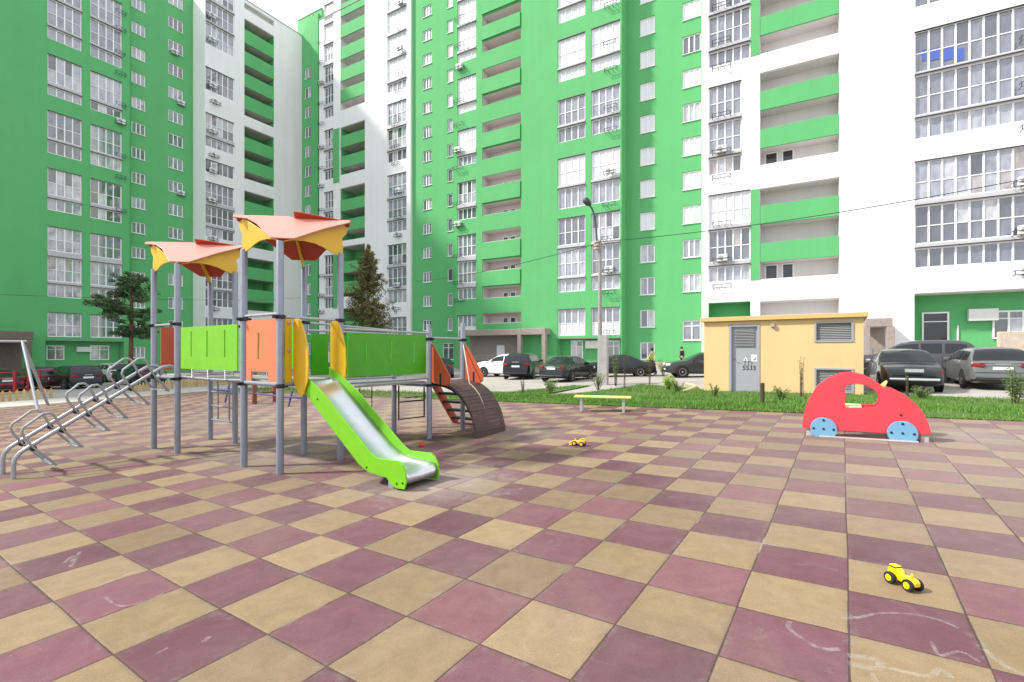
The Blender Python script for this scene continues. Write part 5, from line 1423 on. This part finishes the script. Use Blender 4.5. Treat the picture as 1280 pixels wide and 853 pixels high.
# ------------------------------------------------------------------ trees and shrubs
def leafcloud(mb, c, rad, n, size, squash=1.0, long=1.0):
    for _ in range(n):
        v = Vector((random.gauss(0, 1), random.gauss(0, 1), random.gauss(0, 1))).normalized()*random.random()**.45
        p = Vector(c)+Vector((v.x*rad, v.y*rad, v.z*rad*squash))
        a = Vector((random.gauss(0, 1), random.gauss(0, 1), random.gauss(0, .7))).normalized(); b = a.orthogonal().normalized()
        s_ = size*random.uniform(.6, 1.3)
        mb.add([p-a*s_*long, p+b*s_*.5, p+a*s_*long, p-b*s_*.5], [(0, 1, 2, 3)])
random.seed(21)
# pine on the left
tb = G(163, 480); tb = Vector((tb.x*(tb.y+1.5)/tb.y, tb.y+1.5, 0)); tb.z = gz(tb.x, tb.y); dT = tb.y
zt_ = lambda py: CAM_H+(HY-py)/F*dT
pine = empty('pine_tree', tb, 'pine tree with spreading flat branches in front of the all green block', 'tree')
mb = MB(); mb.tube([tb, tb+Vector((.05, 0, (zt_(400)-tb.z)*.6)), Vector((tb.x+.1, tb.y, zt_(385))), Vector((tb.x-.05, tb.y, zt_(350)))], [.17, .15, .12, .04], 10)
lv = MB()
for k in range(36):
    py = random.uniform(350, 420); z = zt_(py); f = (py-345)/60
    span = (2.6 if py > 365 else 1.5)*random.uniform(.45, 1.1)*(1 if py < 400 else .8)
    a = random.uniform(0, 6.28) if k % 3 else random.choice([0, math.pi])+random.gauss(0, .3)
    tip = Vector((tb.x+math.cos(a)*span, tb.y+math.sin(a)*span*.8, z+random.uniform(-.45, .75)))
    base = Vector((tb.x+.05, tb.y, z-.25)); mid = base.lerp(tip, .5)+Vector((0, 0, -.08))
    mb.tube([base, mid, tip], [.045, .03, .012], 5)
    for q in range(5):
        c = base.lerp(tip, .35+.16*q)+Vector((random.gauss(0, .16), random.gauss(0, .16), random.uniform(0, .15)))
        leafcloud(lv, c, random.uniform(.20, .45), 60, .055, .6, 2.4)
for k in range(6): leafcloud(lv, Vector((tb.x+random.gauss(0, .25), tb.y, zt_(random.uniform(346, 362)))), .3, 80, .07, .7, 1.5)
mb.build('trunk', M['bark'], pine, smooth=True); lv.build('crown', M['pine'], pine)
# browning conifer
dC = 40.0; cb_ = at(460, 440, dC); cb_.z = gz(cb_.x, cb_.y)
con = empty('conifer_tree', cb_, 'browning conifer with a pointed crown in front of the white corner block', 'tree')
ztip = CAM_H+(HY-309)/F*dC; mb = MB(); mb.tube([cb_, Vector((cb_.x, cb_.y, ztip))], [.16, .02], 8); lv = MB()
Hc = ztip-cb_.z
for k in range(420):
    f = random.random()**.75; z = cb_.z+.15+Hc*(1-f)*.97
    a = random.uniform(0, 6.28); lump = 1+.22*math.sin(3*a+z*1.3)+.15*math.sin(z*3.1+a)
    rad = (.10+3.2*f**.80)*random.uniform(.45, 1.08)*lump
    tip = Vector((cb_.x+math.cos(a)*rad, cb_.y+math.sin(a)*rad, z+.42+.05*rad)); base = Vector((cb_.x, cb_.y, z-.1))
    if k % 2 == 0: mb.tube([base, tip], [.025, .006], 4)
    for q in range(4): leafcloud(lv, base.lerp(tip, .4+.2*q)+Vector((0, 0, random.gauss(0, .08))), .16+.16*f, 20, .058, 1.0, 1.7)
mb.build('trunk', M['bark_dark'], con, smooth=True); lv.build('crown', M['brownconifer'], con)
# shrubs
def shrub(name, px, py, wpx, hpx_, label, m='bush', n=520, sparse=False, cat='shrub'):
    g = G(px, py); s_ = g.y/F; w = wpx*s_/2; h = hpx_*s_
    r = empty(name, g, label, cat, 'young shrubs and saplings around the grass')
    st = MB(); lv = MB(); n = int(n*2.6)
    ns = 9 if not sparse else 5
    for k in range(ns):
        a = random.uniform(0, 6.28); rr = random.uniform(.2, 1)*w; tip = g+Vector((math.cos(a)*rr, math.sin(a)*rr, h*random.uniform(.6, 1)))
        st.tube([g+Vector((math.cos(a)*.05, math.sin(a)*.05, -.03)), g.lerp(tip, .55)+Vector((0, 0, h*.08)), tip], [.012, .009, .004], 5)
        for q in range(5):
            c = g.lerp(tip, .35+.16*q); leafcloud(lv, c, (.30 if not sparse else .14)*max(w, .12), n//(ns*5), .022 if not sparse else .018, .8, 1.4)
    st.build('stem', M['bark_dark'], r); lv.build('foliage', M[m], r)
shrub('shrub', 688, 492, 26, 18, 'round dark green shrub nearest the path on the left of the grass')
shrub('shrub', 654, 492, 8, 20, 'thin bare young shrub at the left tip of the grass', sparse=True, n=90)
shrub('shrub', 748, 487, 22, 20, 'loose green shrub at the foot of the street lamp', n=300)
shrub('shrub', 770, 482, 14, 40, 'tall leafy shrub growing against the concrete pylon', n=420)
shrub('sapling', 780, 487, 10, 56, 'slender sapling right of the concrete pylon', sparse=True, n=120, cat='sapling')
shrub('sapling', 811, 482, 12, 45, 'wispy sapling in front of the dark side on sedan', sparse=True, n=140, cat='sapling')
shrub('shrub', 835, 487, 24, 15, 'bright yellow green bush on the grass near the kerb', 'yellowbush', 700)
shrub('shrub', 847, 491, 18, 15, 'small dark bush right of the bright yellow green bush', n=260)
shrub('shrub', 829, 470, 22, 24, 'brownish bush between the side on sedan and the vested worker', n=420)
shrub('shrub', 893, 497, 24, 18, 'scraggy plant left of the hut door', sparse=True, n=260)
shrub('shrub', 977, 501, 20, 18, 'fan shaped green plant right of the hut door', n=240)
shrub('sapling', 1002, 497, 9, 55, 'dry spindly plant climbing the hut wall between door and vents', sparse=True, n=110, cat='sapling')
shrub('sapling', 1135, 497, 8, 34, 'thin sapling growing behind the red play car', sparse=True, n=100, cat='sapling')
shrub('shrub', 1152, 499, 24, 16, 'low green bush under the rear of the vintage saloon', n=300)
shrub('shrub', 1268, 505, 42, 44, 'tall loose bush in front of the silver estate car', n=700)
shrub('shrub', 158, 478, 26, 18, 'green bush behind the step climber on the left', n=420)
# little post in the grass, kerb
g = G(953, 505.5); mb = MB(); mb.lathe([(.05, -.1), (.048, .50), (.03, .52)], g, n=10); tag(mb.build('marker_post', M['bark_dark'], smooth='angle'), 'short dark marker post in the grass beside the hut door', 'post')
kp = [G(856, 490), G(864, 487.5), G(870, 485), G(867, 482.5), G(858, 481)]
mb = MB(); mb.tube([p+Vector((0, 0, .02)) for p in kp], .08, 6); tag(mb.build('kerb', M['kerb'], smooth=True), kind='structure')

# ------------------------------------------------------------------ people
def figure(name, verts, edges, rads, m, parent, root_i=0, sub=1):
    me = bpy.data.meshes.new(name); me.from_pydata(verts, edges, []); o = bpy.data.objects.new(name, me); COL.objects.link(o)
    sk = o.modifiers.new('Skin', 'SKIN'); sk.use_smooth_shade = True
    for i, r_ in enumerate(rads):
        v = me.skin_vertices[0].data[i]; v.radius = (r_[0], r_[1]) if isinstance(r_, tuple) else (r_, r_); v.use_root = (i == root_i)
    if sub: s_ = o.modifiers.new('Sub', 'SUBSURF'); s_.levels = sub; s_.render_levels = sub
    bpy.context.view_layer.update()
    nm = bpy.data.meshes.new_from_object(o.evaluated_get(bpy.context.evaluated_depsgraph_get()))
    bpy.data.objects.remove(o); nm.materials.clear(); nm.materials.append(m)
    for p in nm.polygons: p.use_smooth = True
    q = bpy.data.objects.new(name, nm); COL.objects.link(q)
    if parent: q.parent = parent
    return q
def person(g, yaw, label, top, legs, stride=.0, arms='down', H=1.74, vest=False):
    r = empty('person', g, label, 'person', rz=yaw); k = H/1.74
    # x forward, y left
    V = [(0, 0, .95), (0, 0, 1.10), (.01, 0, 1.30), (.01, 0, 1.44), (.02, 0, 1.52), (.035, 0, 1.60), (.04, 0, 1.70)]
    Rr = [(.115, .155), (.105, .145), (.115, .17), (.07, .14), .052, (.085, .072), (.075, .065)]
    Ed = [(0, 1), (1, 2), (2, 3), (3, 4), (4, 5), (5, 6)]
    def chain(start, pts, rs):
        prev = start
        for p, q in zip(pts, rs):
            V.append(p); Rr.append(q); Ed.append((prev, len(V)-1)); prev = len(V)-1
        return prev
    for s_ in (1, -1):
        f = stride*s_
        ank = chain(0, [(0, .09*s_, .90), (f*.55+.03, .10*s_, .50), (f-.02, .10*s_, .09), (f+.05, .10*s_, .035), (f+.17, .11*s_, .03)], [.088, .062, .044, .042, .034])
        if arms == 'push': el = [(.02, .20*s_, 1.40), (.10, .25*s_, 1.13), (.36, .22*s_, .98)]
        else: el = [(.0, .20*s_, 1.41), (-.02, .25*s_, 1.12), (.06, .26*s_, .87)]
        w_ = chain(3, el, [.056, .042, .032]); hx, hy, hz = el[-1]
        dx, dz_ = (.9, -.2) if arms == 'push' else (.15, -1)
        palm = chain(w_, [(hx+dx*.05, hy, hz+dz_*.05)], [(.022, .034)])
        for fi in range(4):
            o_ = (fi-1.5)*.018; ln = (.075, .085, .082, .065)[fi]
            chain(palm, [(hx+dx*.09, hy+o_, hz+dz_*.09), (hx+dx*(.09+ln*.6)+.006, hy+o_, hz+dz_*(.09+ln*.6)), (hx+dx*(.07+ln), hy+o_-.012*s_, hz+dz_*(.08+ln))], [.009, .008, .007])
        chain(w_, [(hx+.025, hy-.03*s_, hz+dz_*.05-.01), (hx+.045, hy-.035*s_, hz+dz_*.09)], [.011, .009])
    V = [(a*k, b*k, c*k) for a, b, c in V]
    Rr = [(a[0]*k, a[1]*k) if isinstance(a, tuple) else a*k for a in Rr]
    body = figure('body', V, Ed, Rr, M['skin'], r)
    # clothes: shells around the same skeleton
    def shell_(name, idx_pts, rs, ed, m): figure(name, [tuple(q*k for q in p) for p in idx_pts], ed, [(a[0]*k, a[1]*k) if isinstance(a, tuple) else a*k for a in rs], m, r)
    tv = [(0, 0, .98), (0, 0, 1.12), (.01, 0, 1.30), (.01, 0, 1.45)]; tr_ = [(.135, .175), (.122, .165), (.132, .19), (.085, .155)]; te = [(0, 1), (1, 2), (2, 3)]
    if not vest:
        for s_ in (1, -1):
            el = [(.0, .20*s_, 1.41), (-.02, .25*s_, 1.12), (.05, .26*s_, .92)] if arms == 'down' else [(.02, .20*s_, 1.40), (.10, .25*s_, 1.13), (.32, .225*s_, .995)]
            b_i = len(tv); tv += el; tr_ += [.075, .056, .045]; te += [(3, b_i), (b_i, b_i+1), (b_i+1, b_i+2)]
    shell_('vest' if vest else 'jacket', tv, tr_, te, top)
    if vest:
        for s_ in (1, -1):
            el = [(.0, .15*s_, 1.43), (.02, .205*s_, 1.38), (.10, .25*s_, 1.13), (.32, .225*s_, .995)] if arms == 'push' else [(.0, .15*s_, 1.43), (0, .2*s_, 1.39), (-.02, .25*s_, 1.12), (.05, .26*s_, .92)]
            shell_('sleeve', el, [.06, .066, .052, .042], [(0, 1), (1, 2), (2, 3)], top)
    lv_ = [(0, 0, .98)]; lr_ = [(.125, .165)]; le_ = []
    for s_ in (1, -1):
        f = stride*s_; b_i = len(lv_); lv_ += [(0, .09*s_, .88), (f*.55+.03, .10*s_, .50), (f-.015, .10*s_, .10)]; lr_ += [.102, .076, .062]; le_ += [(0, b_i), (b_i, b_i+1), (b_i+1, b_i+2)]
    shell_('trousers', lv_, lr_, le_, legs)
    for s_ in (1, -1):
        f = stride*s_; shell_('shoe', [(f-.04, .10*s_, .05), (f+.06, .10*s_, .045), (f+.18, .11*s_, .035)], [(.05, .05), (.05, .05), (.04, .034)], [(0, 1), (1, 2)], M['black'])
    hb = MB(); hb.lathe([(.03, .115), (.075, .09), (.098, .04), (.102, -.02), (.085, -.06)], (.025*k, 0, 1.665*k), n=16)
    hb.build('hair', M['hair'], r, smooth=True, org=(0, 0, 0))
    fc = MB()
    fc.lathe([(.012, 0), (.004, .022)], (.118*k, 0, 1.63*k), (1, 0, -.2), 8)
    for s_ in (1, -1): fc.lathe([(.006, -.012), (.022, 0), (.006, .012)], (.035*k, s_*.082*k, 1.63*k), (0, 1, 0), 8)
    fc.build('nose_and_ears', M['skin'], r, smooth=True, org=(0, 0, 0))
    ey = MB()
    for s_ in (1, -1): ey.lathe([(.010, 0), (.004, .006)], (.112*k, s_*.030*k, 1.65*k), (1, 0, 0), 8)
    ey.box((.113*k, 0, 1.585*k), (.008, .045, .008)); ey.build('eyes_and_mouth', M['hair'], r, org=(0, 0, 0))
    return r
g = G(815.5, 468.3); worker = person(g, R(135), 'person in a bright yellow vest and drab trousers pushing a barrow', M['vest'], M['drabcloth'], .22, 'push', 1.72, True)
# barrow
f_ = Vector((math.cos(R(160)), math.sin(R(160)), 0)); l_ = Vector((-f_.y, f_.x, 0))
wb = empty('wheelbarrow', g+f_*1.0, 'pale wheelbarrow pushed by the person in the yellow vest', 'wheelbarrow')
mb = MB()
for s_ in (1, -1): mb.tube([g+f_*.36+l_*(.22*s_)+Vector((0, 0, .96)), g+f_*.75+l_*(.24*s_)+Vector((0, 0, .62)), g+f_*1.45+l_*(.10*s_)+Vector((0, 0, .22))], .02, 8)
for s_ in (1, -1): mb.tube([g+f_*.80+l_*(.22*s_)+Vector((0, 0, .58)), g+f_*.72+l_*(.24*s_)+Vector((0, 0, .02))], .018, 8)
mb.build('frame', M['barrow'], wb, smooth='angle')
tr_v = []
for (d0, hw_, z_) in ((.68, .20, .50), (1.28, .16, .42), (.60, .32, .78), (1.50, .27, .74)):
    for s_ in (1, -1): tr_v.append(g+f_*d0+l_*(hw_*s_)+Vector((0, 0, z_)))
mb = MB(); mb.add(tr_v, [(0, 1, 3, 2), (0, 4, 5, 1), (2, 3, 7, 6), (0, 2, 6, 4), (1, 5, 7, 3)])
to = mb.build('tray', M['barrow'], wb); m_ = to.modifiers.new('Thick', 'SOLIDIFY'); m_.thickness = .02
mb = MB(); mb.lathe([(.12, -.04), (.19, -.035), (.20, 0), (.19, .035), (.12, .04)], g+f_*1.48+Vector((0, 0, .20)), l_, 18); mb.build('wheel', M['tyre'], wb, smooth='angle')
g = G(852.5, 461.5); person(Vector((g.x, g.y, gz(g.x, g.y))), R(190), 'person in black clothes standing behind the dark grey hatchback', M['blackcloth'], M['blackcloth'], .08, 'down', 1.78)
